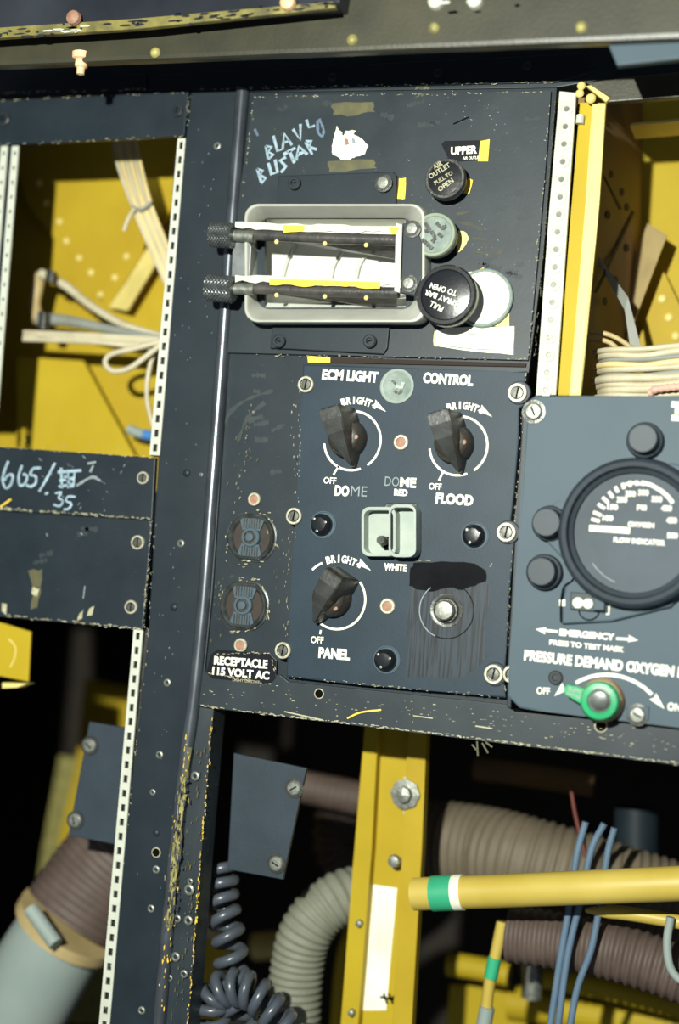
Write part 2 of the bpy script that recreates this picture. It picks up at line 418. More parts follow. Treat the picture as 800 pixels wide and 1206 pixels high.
# ------------------------------------------------------------------ frame: header rail, sill, column
hd = slab('header_rail', [(-60, 118), (-60, 40), (900, -20), (900, 86), (720, 92), (655, 103), (345, 108), (225, 109)], .012, 'paint_worn', Y=.001)
tag(hd, 'dark painted top frame rail crossing above all the panels', 'rail')
slab('cover_strip', [(0, 112), (0, 96), (172, 86), (172, 106)], .002, 'paint', hd, Y=-.001)
slab('cover_strip', [(175, 107), (175, 88), (690, 62), (700, 84), (655, 97), (345, 104)], .002, 'paint', hd, Y=-.0005)
chips(hd, [((300, 104), (655, 96)), ((2, 110), (172, 105)), ((235, 106), (300, 104))], 130, 1.1, -.0012)
for x, y in ((392, 91), (516, 86), (621, 78)): screw(hd, x, y, 6, 'rivet', -.0006)

pad = slab('grey_block', [(712, 42), (830, 33), (830, 66), (727, 77)], .005, 'paint_oxy', Y=-.073, bevel=.001)
tag(pad, 'blurred blue-grey block hanging under the beam at top right', 'block')

COLL = [(225, 108), (205, 280), (190, 480), (175, 740), (152, 960), (134, 1110), (118, 1260)]
COLR = [(292, 106), (270, 400), (250, 700), (240, 800), (222, 880), (205, 1050), (186, 1260)]
cl = slab('frame_column', COLL + COLR[::-1], .03, 'paint', Y=0, bevel=.0008)
tag(cl, 'long black painted upright frame column with a shiny rounded edge', 'column')
BL = [(286, 106, 0), (273, 270, 0), (262, 420, 0), (250, 580, 0), (241, 700, 0), (229, 820, 0), (218, 900, 0), (207, 1000, .0), (198, 1090, .0), (184, 1250, .0)]
tube('rounded_edge', BL, 8, 'bead', cl, n=6, sides=16, label='polished dark rounded edge')
lowf = slab('worn_side_flange', [(229, 832, .001), (252, 834, .003), (246, 900, .003), (236, 1020, .003), (222, 1206, .003), (218, 1260, .003), (190, 1260, .001), (202, 1090, .001), (216, 920, .001)], .02, 'paint_worn', cl, label='black flange worn to yellow and bare metal')
ribbon('worn_streak', [[(222, 880), (216, 930), (211, 985), (206, 1030)], [(206, 1000), (201, 1060), (198, 1095)]], 7, 'olive', cl, -.0042, .3)
ribbon('worn_streak', [[(216, 915), (213, 950), (208, 985), (206, 1010), (203, 1050), (199, 1092)]], 8, 'worny', cl, -.0052, .22)
chips(cl, [((216, 915), (208, 985)), ((208, 985), (199, 1092))], 150, 2.2, -.0055, 'bead', spread=3.2)
chips(cl, [((216, 915), (208, 985)), ((208, 985), (199, 1092))], 60, 1.6, -.0056, 'edgey', spread=3.5)
chips(cl, [((222, 860), (198, 1100)), ((198, 1100), (190, 1190))], 60, 1.5, -.0046, 'chipy', spread=2.5)
chips(lowf, [((250, 840), (221, 1206))], 110, 1.2, .0004, 'chipy')
chips(lowf, [((240, 870), (225, 1000)), ((225, 1000), (208, 1200))], 50, 1.8, .0003, 'olive', spread=6)
chips(cl, [(COLL[i], COLL[i + 1]) for i in range(6)], 90, .9, -.0003)
chips(cl, [((225, 300), (215, 560)), ((200, 600), (180, 1100)), ((245, 130), (240, 400))], 60, .6, -.0003, 'chalk', spread=10)
for x, y, r, kd in ((256, 172, 5, 'worn'), (220, 557, 5, 'rivet'), (237, 559, 2.5, 'worn'), (213, 640, 5, 'worn'), (205, 715, 5, 'rivet'), (197, 804, 5, 'worn'), (188, 889, 5, 'worn'),
                    (180, 933, 4, 'worn'), (184, 981, 4.5, 'rivet'), (184, 1004, 5, 'hole'), (184, 1024, 5, 'worn'), (178, 1070, 5, 'worn'), (167, 1190, 5, 'worn')):
    screw(cl, x, y, r, kd, -.0002)
for x, y, r in ((230, 914, 6), (223, 1048, 7), (209, 1082, 5), (222, 1084, 6), (207, 1127, 6), (217, 1147, 5), (200, 1152, 4), (224, 1038, 4)):
    screw(lowf, x, y, r, 'worn', .0004, slot=False)

# big mounting panel behind the instruments with a window for the air outlet
mp = slab('backing_panel', [(290, 105), (656, 102), (654, 130), (640, 300), (624, 430), (618, 470), (600, 835), (232, 834), (244, 700), (262, 430), (278, 240)], .004, 'paint', Y=.0025, bevel=0,
          holes=[[(310, 255), (480, 255), (480, 365), (310, 365)]])
tag(mp, 'black backing panel beside the rounded edge, behind lighting panel and sockets', 'panel')
chips(mp, [((292, 120), (280, 240)), ((262, 440), (245, 700)), ((350, 430), (335, 790)), ((300, 470), (260, 700))], 120, .8, .0017, spread=2.5)
chips(mp, [((300, 500), (275, 560)), ((340, 620), (325, 700)), ((260, 660), (250, 760))], 60, 1.2, .0016, 'olive', spread=8)
slab('yellow_edge', [(362, 419), (389, 421), (389, 427), (363, 427)], .001, 'chipy', mp, Y=.0005, bevel=0)
slab('brown_gap', [(389, 421), (620, 428), (619, 432), (389, 427)], .001, 'recessb', mp, Y=.0006, bevel=0)  # dark brown strip along the gap between the two panels

sill = slab('lower_sill', [(232, 790), (330, 795), (340, 803), (600, 830), (606, 838), (700, 848), (820, 862), (950, 878), (950, 922), (800, 901), (500, 864), (231, 832)], .014, 'paint_worn', Y=-.0005)
tag(sill, 'scratched black sill running below the lighting and oxygen panels', 'sill')
chips(sill, [((231, 831), (500, 862)), ((500, 862), (800, 899))], 260, 1.2, -.0009, 'chipc', spread=.7)
chips(sill, [((240, 815), (600, 850)), ((600, 850), (800, 880))], 130, .9, -.0008, 'chipc', spread=7)
ribbon('yellow_scratch', [[(409, 846), (425, 839), (449, 836)]], 2, 'chipy', sill, -.0012)
ribbon('yellow_scratch', [[(335, 838), (380, 848)], [(487, 843), (510, 846)], [(560, 855), (580, 858)]], 1.5, 'chipc', sill, -.0012)
screw(sill, 376, 817, 5, 'hole', -.0008); screw(sill, 708, 855, 6, 'hole', -.0008, label='larger rusty screw hole')
ribbon('frayed_threads', [[(556, 877), (562, 884)], [(562, 873), (563, 890)], [(568, 875), (575, 887)], [(572, 874), (580, 880)]], 2, 'olive', sill, -.0012)

# ------------------------------------------------------------------ perforated strips
def perforated(name, c0, c1, w0, w1, n, m, Y, label, hole=.5, hw=.42, thick=.0016, offs=0.0, bars=None, t0=0, ext=None):
    """one strip as a ladder with true square holes. c0,c1 centre pixels"""
    A = [at(c0[0] + (c1[0] - c0[0]) * t / (2 * n), c0[1] + (c1[1] - c0[1]) * t / (2 * n), Y) for t in range(2 * n + 1)]
    kk = k(*c0, Y); c = cen(A); bm = bmesh.new()
    d = (A[-1] - A[0]).normalized(); nrm = Vector((-d.z, 0, d.x))
    cell = (A[-1] - A[0]).length / n; rows = []
    for i in range(n):
        for f in (0, .5 - hole / 2, .5 + hole / 2):
            rows.append((i + f) * cell)
    rows.append(n * cell); V = []
    for s in rows:
        t = s / (n * cell); w = (w0 + (w1 - w0) * t) * kk / 2
        V.append([bm.verts.new(A[0] + d * s + nrm * (w * q + offs * kk) - c) for q in (-1, -hw, hw, 1)])
    for j in range(len(V) - 1):
        for q in range(3):
            if q == 1 and j % 3 == 1: continue
            bm.faces.new((V[j][q], V[j][q + 1], V[j + 1][q + 1], V[j + 1][q]))
    ret = bmesh.ops.extrude_face_region(bm, geom=list(bm.faces))
    for g in ret['geom']:
        if isinstance(g, bmesh.types.BMVert): g.co.y += thick
    o = link(name, tomesh(bm, name), m, c); return tag(o, label, 'strip')
perforated('perforated_strip', (214, 163), (182, 536), 10, 13, 22, 'strip', -.0008, 'white perforated strip beside the upper left wiring bay')
s2 = perforated('perforated_strip', (163, 741), (119, 1250), 12, 14, 30, 'strip', -.0008, 'white perforated strip left of the column below the chalked panel')
perforated('perforated_strip', (18, 172), (-8, 500), 9, 9, 19, 'strip', -.0008, 'white perforated strip at the far left edge, right one of the pair', hole=.25, hw=.3)
perforated('perforated_strip', (5, 172), (-21, 500), 9, 9, 19, 'strip', -.0012, 'white perforated strip at the far left edge, left one of the pair', hole=.25, hw=.3)
b1 = slab('strip_backing', [(-40, 168), (19, 168), (-4, 470), (-60, 470)], .004, 'paint', Y=.002); tag(b1, 'dark edge post behind the paired white strips at far left', 'post')
for nm, pts, lb in (('dark_channel', [(208, 165), (224, 160), (196, 537), (177, 537)], 'dark channel behind the strip of the upper left bay'), ('dark_channel', [(158, 741), (176, 741), (130, 1250), (112, 1250)], 'dark channel behind the lower perforated strip')):
    o = slab(nm, pts, .008, 'darkmetal', Y=.004); tag(o, lb, 'channel')
# solid strip on the right with round nuts
rs = slab('nut_strip', [(659, 107), (679, 109), (672, 210), (655, 465), (631, 466), (647, 250)], .003, 'strip', Y=-.0005)
tag(rs, 'wide white strip with a row of round nuts beside the yellow channel', 'strip')
nut = lathe_me('nut', [(.0042, 0), (.0042, .0006), (.0034, .0009), (.0020, .0009), (.0016, .0002), (0, .0002)], 14, ['strip', 'stud'], [0, 0, 0, 0, 1])
for i in range(17):
    t = (i + .8) / 17; x = 669 + (643 - 669) * t; y = 112 + 352 * t
    link('nut', nut, None, at(x, y, -.0006), rs)
chips(rs, [((655, 110), (630, 420))], 60, 1, -.0008, 'olive')

# ------------------------------------------------------------------ left column panels
pa = slab('blank_panel', [(-60, 121), (222, 107), (217, 160), (0, 171), (-60, 174)], .004, 'paint', Y=-.002)
tag(pa, 'black blank panel at the top left above the wiring bay', 'panel')
chips(pa, [((0, 170), (217, 160)), ((222, 108), (217, 160)), ((2, 118), (222, 108))], 70, .9, -.0022)
screw(pa, 209, 131, 8, 'dark', -.0022); screw(pa, 5, 141, 9, 'dark', -.0022)
slab('bracket_end', [(222, 108), (229, 108), (224, 165), (218, 165)], .004, 'void', Y=.001, parent=cl)

pb = slab('chalked_panel', [(-60, 522), (183, 539), (179, 612), (-60, 598)], .004, 'paint', Y=-.0022)
tag(pb, 'black panel chalked 665/ and 35 below the left wiring bay', 'panel')
chips(pb, [((0, 526), (183, 539))], 40, .8, -.0025)
chips(pb, [((0, 599), (178, 611))], 110, 1.1, -.0025)
chips(pb, [((60, 540), (120, 600)), ((130, 545), (100, 600))], 30, 1.2, -.0024, 'faded', spread=14)
screw(pb, 169, 563, 8, 'ring', -.0025, rot=.1)
c665 = [[(10, 543), (5, 555), (3, 566), (7, 575), (13, 570), (15, 560), (9, 560), (5, 566)],
        [(26, 548), (22, 560), (23, 571), (29, 570), (32, 561), (27, 558)],
        [(48, 551), (39, 552), (36, 559), (42, 561), (42, 569), (36, 573), (31, 571)],
        [(65, 545), (56, 562), (46, 579)],
        [(68, 556), (96, 554)], [(72, 551), (73, 575)], [(80, 553), (80, 575)], [(70, 566), (88, 563)], [(88, 556), (86, 574)], [(69, 573), (88, 570)], [(76, 560), (84, 574)]]
ribbon('chalk_writing', c665, 3, 'chalk', pb, -.0024, .25)
ribbon('chalk_writing', [[(65, 581), (72, 580), (69, 586), (74, 590), (70, 596), (63, 594)], [(89, 585), (80, 585), (78, 590), (84, 593), (81, 599), (75, 600)], [(53, 582), (57, 580)]], 2.6, 'chalk', pb, -.0024, .25)
ribbon('chalk_smear', [[(90, 572), (108, 562), (118, 566)], [(103, 546), (113, 544)], [(106, 556), (110, 548)]], 3, 'faded', pb, -.0024, .4)
ribbon('yellow_scratch', [[(0, 597), (13, 588)]], 2, 'chipy', pb, -.0024)
pc = slab('blank_panel', [(-60, 598), (179, 613), (168, 742), (0, 726), (-60, 720)], .004, 'paint', Y=-.002)
tag(pc, 'black blank panel with flaked paint below the chalked panel', 'panel')
chips(pc, [((0, 724), (168, 741))], 70, 1.2, -.0023)
chips(pc, [((178, 614), (169, 740))], 60, .8, -.0023)
blob('bare_patch', [(33, 672), (50, 670), (48, 690), (44, 716), (36, 718), (38, 695)], 'olive', pc, -.0021, rough=2)
blob('bare_patch', [(38, 692), (46, 693), (44, 702), (38, 700)], 'chipc', pc, -.0023, rough=1)
for q in ([(94, 722), (98, 718), (97, 728), (91, 731)], [(105, 717), (111, 714), (108, 725), (102, 726)], [(2, 710), (8, 712), (7, 724), (2, 720)]): blob('paint_chip', q, 'chipc', pc, -.0023, rough=.6)
ribbon('scratch', [[(98, 705), (100, 690)], [(55, 628), (56, 632)], [(95, 627), (97, 630)]], 1.3, 'faded', pc, -.0023)
screw(pc, 163, 639, 9, 'ring', -.0022, rot=0); screw(pc, 155, 715, 8.5, 'ring', -.0022, rot=0)

# deeper small plates below
pl = slab('mounting_plate', [(105, 850), (175, 862), (165, 1000), (80, 984)], .003, 'paint_deep', Y=.03)
tag(pl, 'small grey plate with two screws left of the perforated strip', 'plate')
screw(pl, 106, 878, 9, 'steel', .0295); screw(pl, 89, 966, 9, 'steel', .0295)
pr = slab('mounting_plate', [(275, 887), (361, 905), (333, 1036), (268, 1024)], .003, 'paint_deep', Y=.03)
tag(pr, 'small grey plate with two screws left of the yellow post', 'plate')
screw(pr, 347, 928, 9, 'steel', .0295); screw(pr, 326, 1017, 9, 'steel', .0295)

# ------------------------------------------------------------------ upper panel
DH = [(312, 257), (478, 257), (478, 362), (312, 362)]
up = slab('upper_panel', [(299, 113), (649, 107), (645, 170), (634, 300), (622, 424), (460, 420), (264, 415), (275, 270), (286, 200)], .003, 'paint_worn', Y=-.001, bevel=0, holes=[DH])
tag(up, 'scuffed black upper panel with blue-white writing around the air outlet', 'panel')
chips(up, [((300, 114), (649, 108)), ((299, 115), (285, 240)), ((648, 115), (623, 420)), ((300, 418), (620, 423))], 190, .8, -.0013)
chips(up, [((560, 190), (620, 180)), ((540, 270), (600, 300)), ((600, 330), (610, 400)), ((330, 140), (360, 200))], 60, 1.0, -.0013, 'olive', spread=9)
chips(up, [((520, 120), (640, 160)), ((460, 200), (600, 300))], 60, .6, -.0013, 'chalk', spread=14)
YU = -.0012
ribbon('rubbed_writing', [[(313, 172), (316, 187)], [(313, 172), (320, 173), (316, 179), (322, 182), (316, 188)],
                          [(322, 160), (327, 178), (334, 175)], [(333, 176), (335, 157), (344, 171)], [(334, 168), (341, 166)],
                          [(345, 152), (354, 165), (354, 146)], [(361, 141), (364, 150), (371, 148)]], 3.2, 'chalk', up, YU, .3, straight=True)
ribbon('rubbed_writing', [[(303, 199), (308, 215)], [(303, 199), (310, 201), (306, 206), (313, 210), (308, 216)],
                          [(316, 192), (320, 205), (327, 203), (324, 188)], [(337, 185), (330, 189), (337, 196), (331, 203)],
                          [(334, 182), (348, 174)], [(341, 178), (347, 192)], [(349, 189), (352, 172), (362, 182)], [(351, 182), (358, 179)],
                          [(360, 167), (368, 182)], [(360, 167), (367, 166), (364, 173), (373, 176)]], 3.4, 'chalk', up, YU, .3, straight=True)
ribbon('rubbed_writing', [[(376, 140), (381, 152), (380, 160), (375, 156), (374, 142)], [(300, 152), (304, 160)]], 3, 'blue', up, YU, .35)
blob('olive_tape_mark', [(391, 122), (440, 120), (442, 132), (420, 136), (392, 136)], 'olive', up, YU + .0001, rough=2)
blob('olive_tape_mark', [(386, 190), (440, 188), (444, 198), (388, 202)], 'olive', up, YU + .0001, rough=2)
blob('torn_sticker', [(397, 148), (402, 155), (404, 160), (407, 154), (419, 154), (416, 158), (427, 164), (434, 172), (430, 181), (420, 184), (412, 188), (402, 188), (392, 182), (391, 172), (394, 160)], 'paper', up, -.0014, rough=.8, label='torn white sticker remnant')
blob('red_mark', [(406, 162), (410, 164), (411, 170), (407, 171)], 'red', up, -.0018); blob('grey_mark', [(414, 161), (418, 164), (419, 170), (415, 168)], 'faded', up, -.0018)
lb = slab('upper_label', [(520, 170), (524, 166), (575, 165), (574, 188), (530, 191)], .0004, 'black', up, Y=-.0014, bevel=0, label='black label reading UPPER')
slab('tape_end', [(566, 166), (577, 164), (575, 190), (563, 190)], .0003, 'chipy', up, Y=-.0017, bevel=0)
text(up, 'UPPER', (531, 182), (562, 180), 9, -.0019, bold=.05)
text(up, 'AIR OUTLET', (545, 188), (566, 187), 3.5, -.0019, bold=.02)
blob('yellow_tape', [(552, 209), (557, 212), (553, 228), (546, 228)], 'chipy', up, -.0015, rough=.6)
blob('yellow_tape', [(470, 210), (478, 209), (477, 234), (468, 234)], 'chipy', up, -.0012, rough=.8)
blob('yellow_tape', [(540, 271), (549, 274), (553, 281), (546, 292), (538, 298)], 'ylt', up, -.0015, rough=.8)
blob('yellow_tape', [(584, 346), (601, 347), (600, 384), (578, 386)], 'olive', up, -.0012, rough=1)
blob('yellow_tape', [(590, 360), (600, 348), (600, 386), (582, 384)], 'ylt', up, -.0014, rough=1)
blob('yellow_tape', [(512, 390), (520, 388), (519, 409), (511, 407)], 'ylt', up, -.0014, rough=1)
text(up, 'LOWER', (536, 330), (562, 327), 8, -.0016, bold=.05)
slab('tape_end', [(562, 318), (570, 315), (574, 328), (560, 330)], .0003, 'chipy', up, Y=-.0015, bevel=0)
blob('white_tape', [(514, 389), (530, 386), (606, 384), (605, 418), (560, 414), (512, 407)], 'paper', up, -.0016, rough=.8, label='strip of cream tape under the pull knob')
ribbon('pencil_mark', [[(552, 393), (564, 394)], [(530, 408), (560, 411), (585, 412)]], 1, 'faded', up, -.0021)
ribbon('dark_scratch', [[(534, 146), (545, 141), (552, 138)]], 1.5, 'void', up, -.0015)
dk = link('white_disc', lathe_me('white_disc', [(.0192, 0), (.0192, .003), (.0186, .0036), (.0172, .0038), (.0170, .0036), (0, .0036)], 40, ['greend', 'paper'], [0, 0, 0, 0, 1]), None, at(571, 352, -.0012), up, label='off-white round disc behind the pull knob')

# rubbed smears in the paint
M['scuff'] = mat('rubbed_paint', (.020, .031, .037), .55, spec=.35, var=(.040, .048, .048), varscale=180, varamt=.8)
M['scuffo'] = mat('olive_rubbed_paint', (.028, .034, .028), .55, spec=.35, var=(.075, .072, .035), varscale=160, varamt=.8)
rs_ = random.Random(3)
for par, (x0, y0, x1, y1), n_, Ys in ((up, (470, 125, 632, 160), 5, -.00115), (up, (560, 200, 625, 330), 9, -.00115), (up, (320, 118, 480, 135), 4, -.00115), (mp, (262, 440, 335, 570), 7, .00235), (pc, (10, 620, 140, 715), 6, -.00215)):
    st = []
    for _ in range(n_):
        x = rs_.uniform(x0, x1 - 14); y = rs_.uniform(y0, y1); l = rs_.uniform(8, 22); a = rs_.uniform(-.5, .3)
        st.append([(x, y), (x + l * .5, y + l * .5 * a + rs_.uniform(-1, 1)), (x + l, y + l * a)])
    ribbon('rubbed_smear', st, 5, 'scuff', par, Ys, .7, kind='stuff')
ribbon('rubbed_smear', [[(262, 505), (272, 485), (292, 470), (322, 460)], [(280, 520), (292, 492), (312, 474)]], 4, 'scuff', mp, .0023, .7, kind='stuff')
ribbon('olive_smear', [[(540, 262), (556, 265), (570, 272)], [(538, 252), (552, 250)], [(556, 280), (575, 283)], [(560, 296), (580, 300), (592, 296)], [(584, 320), (590, 340), (592, 352)]], 4, 'scuffo', up, -.0012, .7, kind='stuff')
# ------------------------------------------------------------------ air outlet
def rrect(l, t, r, b, rad, n=5, sk=0):
    out = []
    for cx, cy, a0 in ((l + rad, t + rad, PI), (r - rad, t + rad, 1.5 * PI), (r - rad, b - rad, 0), (l + rad, b - rad, .5 * PI)):
        for i in range(n + 1):
            a = a0 + .5 * PI * i / n; out.append((cx + rad * math.cos(a), cy + rad * math.sin(a)))
    return out
YF = -.019
S0 = rrect(287, 240, 500, 379, 16)
ao = empty('air_outlet', at(393, 310, 0)); tag(ao, 'rectangular cream air outlet with two black vanes and flaking yellow edges', 'air outlet')
def loft(name, secs, m, parent, close_back=True):
    c = ORG[parent.name]; bm = bmesh.new(); R_ = []
    for S, Y in secs: R_.append([bm.verts.new(at(x, y, Y) - c) for x, y in S])
    for j in range(len(R_) - 1):
        n = len(R_[j])
        for i in range(n): bm.faces.new((R_[j][i], R_[j][(i + 1) % n], R_[j + 1][(i + 1) % n], R_[j + 1][i]))
    if close_back: bm.faces.new(R_[-1])
    return link(name, tomesh(bm, name, True, .7), m, c, parent)
loft('housing', [(rrect(296, 243, 508, 383, 16), -.0012), (rrect(288, 240, 501, 380, 16), YF + .001), (rrect(288.5, 240.5, 500, 379, 15.5), YF), (rrect(291, 242.5, 497.5, 377, 15), YF - .0003), (rrect(293, 244, 496, 375.5, 15), YF + .001), (rrect(303, 257, 488, 364, 14), -.001)], 'duct', ao, False)
loft('duct_lining', [(rrect(304, 258, 487, 363, 13), -.0008), (rrect(306, 262, 484, 352, 12), .010), (rrect(310, 266, 482, 347, 12), .018)], 'ductin', ao)
for cx, rr in ((338, 26), (395, 42), (425, 48)):   # elbow seams
    tube('elbow_seam', [(cx + rr * .9, 282, .019), (cx + rr * .35, 290, .017), (cx, 310, .0165), (cx - 6, 335, .017)], 2.2, 'duct', ao, sides=8)
slab('mounting_tab', [(328, 207), (463, 202), (467, 206), (466, 248), (326, 248)], .002, 'paint', ao, Y=-.004)
slab('mounting_tab', [(322, 372), (460, 372), (456, 410), (451, 417), (318, 410)], .002, 'paint', ao, Y=-.004)
for x, y, kd in ((347, 216, 'dark'), (452, 216, 'steel'), (329, 402, 'dark'), (436, 402, 'dark')): screw(ao, x, y, 8, kd, -.0062, slot=(kd == 'dark'))
def vane(y0, y1, nm):
    yv = -.021
    b = tube(nm, [(283, y0 + 12, yv + .002), (380, (y0 + y1) / 2 + 13, yv + .002), (470, y1 + 12, yv + .002)], 6.5, 'vane', ao, sides=12)
    slab('blade', [(284, y0 + 6, yv + .002), (468, y1 + 8, yv + .002), (466, y1 + 34, .004), (310, y0 + 17, .004)], .0015, 'vane', b, bevel=0)
    top = [(277 + i * 195 / 24, y0 + (y1 - y0) * i / 24 - 3 + random.uniform(-1.3, .9)) for i in range(25)]
    bot = [(277 + i * 195 / 24, y0 + (y1 - y0) * i / 24 + 4 + random.uniform(-2, 2.2)) for i in range(25)]
    slab('front_edge', top + bot[::-1], .0012, 'strip', b, Y=yv - .003, bevel=0, label='chipped cream front edge')
    a, c2 = (7, 11) if y0 < 300 else (5, 22)
    seg = list(range(a, c2))
    t2 = [(277 + i * 195 / 24, y0 + (y1 - y0) * i / 24 - (1 if y0 < 300 else 0)) for i in seg]; b2 = [(277 + i * 195 / 24, y0 + (y1 - y0) * i / 24 + 5 + random.uniform(0, 3.5)) for i in seg]
    slab('yellow_flake', t2 + b2[::-1], .0004, 'chipy', b, Y=yv - .0036, bevel=0)
    for i in (6, 13, 19):
        x = 277 + i * 195 / 24; link('rivet', screw_me('yellow', .0016), None, at(x, y0 + (y1 - y0) * i / 24 + 19, yv - .001), b)
    if y0 < 300: slab('yellow_flake', [(457, 267), (470, 268), (466, 276), (462, 276)], .0004, 'chipy', b, Y=yv - .0036, bevel=0)
vane(264, 271, 'vane'); vane(327, 333, 'vane')
slab('end_bracket', [(277, 266), (288, 267), (296, 290), (294, 325), (287, 344), (272, 335), (274, 300)], .002, 'bracket', ao, Y=-.017)
slab('end_bracket', [(466, 262), (474, 264), (471, 345), (464, 343)], .001, 'duct', ao, Y=-.0235)
slab('hinge_plate', [(474, 263), (488, 262), (497, 285), (497, 325), (488, 348), (471, 345)], .003, 'paint_worn', ao, Y=-.020)
for x, y in ((486, 270), (482, 334)): screw(ao, x, y, 7.5, 'steel', -.0205, slot=False, name='bolt')
def knurl(px, py, r, half):
    Rr = r * .00056; seg = 36; rows = 16; bm = bmesh.new(); V = []
    for j in range(rows + 1):
        x = (-half + 2 * half * j / rows) * .00056
        e = .82 if j == 0 or j == rows else 1
        V.append([bm.verts.new((x, (Rr * e + (.0006 if (i + j) % 2 else 0)) * math.cos(2 * PI * i / seg), (Rr * e + (.0006 if (i + j) % 2 else 0)) * math.sin(2 * PI * i / seg))) for i in range(seg)])
    for j in range(rows):
        for i in range(seg): 
            a, b, c_, d = V[j][i], V[j][(i + 1) % seg], V[j + 1][(i + 1) % seg], V[j + 1][i]
            if (i + j) % 2: bm.faces.new((a, b, d)); bm.faces.new((b, c_, d))
            else: bm.faces.new((a, b, c_)); bm.faces.new((a, c_, d))
    bm.faces.new(V[0]); bm.faces.new(V[-1])
    o = link('knurled_knob', tomesh(bm, 'knurled_knob'), 'steel2', at(px, py, -.022), ao, eul=(0, .06, 0)); return o
M['steel2'] = mat('dark_knurled_steel', (.16, .17, .17), .3, .6, var=(.07, .08, .08), varscale=200)
knurl(262, 277, 14.5, 15); knurl(260, 340, 15.5, 18)
for a, b in (((270, 277), (300, 279)), ((270, 340), (300, 341))): tube('hinge_pin', [(a[0], a[1], -.02), (b[0], b[1], -.02)], 7, 'steel', ao, n=3)

# ------------------------------------------------------------------ three push-pull knobs
def pull(name, px, py, rpx, h, cap, rim, label, dome=.12, face='black', base=True):
    """px,py = where the front face is seen"""
    Yf = -.001 - h; t = empty(name, at(px, py, Yf) * 1.0); p = at(px, py, Yf); base_p = Vector((p.x, -.001, p.z))
    t.location = base_p; ORG[t.name] = base_p
    r = rpx * .00056
    link('stem', lathe_me('stem', [(r * .45, 0), (r * .45, h * .5), (0, h * .5)], 18, ['darkmetal']), None, base_p, t)
    link('knob_body', lathe_me('knob_body', [(0, h * .35), (r * .8, h * .35), (r * .96, h * .55), (r, h * .8), (r, h * .93), (r * .95, h), (r * .84, h), (r * .8, h * .97), (0, h * .97)], 36, [rim]), None, base_p, t)
    link('cap', lathe_me('cap', [(r * .82, h * .95), (r * .8, h * .97), (r * .55, h * .97 + r * dome * .6), (0, h * .97 + r * dome)], 32, [face]), None, base_p, t)
    tag(t, label, 'pull knob', 'push-pull knobs of the upper panel'); return t, Yf - r * dome
k1, y1_ = pull('pull_knob', 524, 210, 24, .016, 'black', 'darkmetal', 'small black pull knob under the UPPER label', .04)
M['ftxt'] = M['faded']
def txt_on(parent, rows, Y, m):
    for s, a, b, h in rows: text(parent, s, a, b, h, Y, m, bold=.02)
txt_on(k1, [('AIR', (512, 200), (522, 194), 6, ), ('OUTLET', (507, 211), (531, 196), 6), ('PULL TO', (513, 218), (534, 205), 5), ('OPEN', (518, 226), (535, 214), 6)], y1_ - .0003, 'chipc')
k2, y2_ = pull('pull_knob', 511, 276, 26, .018, 'black', 'greenrim', 'pull knob with a corroded green-grey rim, middle of the three', .03, face='greend')
ribbon('worn_smudge', [[(500, 262), (506, 270), (500, 272)], [(514, 262), (520, 268), (526, 266)], [(497, 282), (503, 287), (509, 293)], [(508, 272), (512, 280), (509, 285)], [(516, 275), (521, 279)]], 4, 'darkmetal', k2, y2_ - .0003, .4)
k3, y3_ = pull('pull_knob', 525, 347, 35, .026, 'black', 'black', 'largest black pull knob lettered SPRAY BAR in front of the white disc', .06)
txt_on(k3, [('PULL', (523, 362), (508, 354), 6.5), ('SPRAY BAR', (540, 355), (502, 341), 6.5), ('TO OPEN', (539, 343), (508, 333), 6.5)], y3_ - .0009, 'white')

# ------------------------------------------------------------------ lighting control panel
YE = -.006
EP = [(357, 429), (600, 437), (620, 437), (618, 455), (617, 478), (612, 481), (611, 520), (606, 580), (602, 612), (606, 640), (600, 700), (596, 770), (594, 800), (596, 822), (560, 818), (430, 807), (337, 797), (341, 730), (345, 660), (351, 560), (354, 480)]
ep = slab('lighting_control_panel', EP, .008, 'paint_ecm', Y=YE, bevel=.001)
tag(ep, 'blue-grey lighting control panel with three pointer knobs and a guarded switch', 'control panel')
YT = YE - .0002
chips(ep, [((340, 797), (596, 822)), ((619, 440), (600, 700)), ((600, 700), (595, 815))], 110, .8, YT)
chips(ep, [((355, 470), (345, 640)), ((480, 660), (590, 665))], 40, .8, YT, spread=2)
text(ep, 'ECM LIGHT', (379, 446), (445, 450), 12, YT, bold=.05); text(ep, 'CONTROL', (498, 450), (557, 454), 12, YT, bold=.05)
text(ep, 'DO', (394, 583), (411, 584), 12, YT, bold=.05); text(ep, 'ME', (413, 584), (432, 585), 12, YT, 'faded', bold=.0)
text(ep, 'FLOOD', (513, 592), (557, 595), 12, YT, bold=.05)
text(ep, 'DO', (453, 572), (470, 573), 11, YT, 'faded', bold=.0); text(ep, 'ME', (471, 573), (490, 574), 11, YT, bold=.04)
text(ep, 'RED', (464, 583), (480, 584), 7.5, YT, bold=.05); text(ep, 'WHITE', (452, 671), (479, 673), 8, YT, bold=.05)
text(ep, 'OFF', (381, 569), (396, 570), 7.5, YT, bold=.02); text(ep, 'OFF', (505, 576), (520, 577), 7.5, YT, bold=.02)
text(ep, 'OFF', (366, 757), (381, 758), 8, YT, bold=.02); text(ep, 'PANEL', (375, 774), (412, 777), 12, YT, bold=.05)
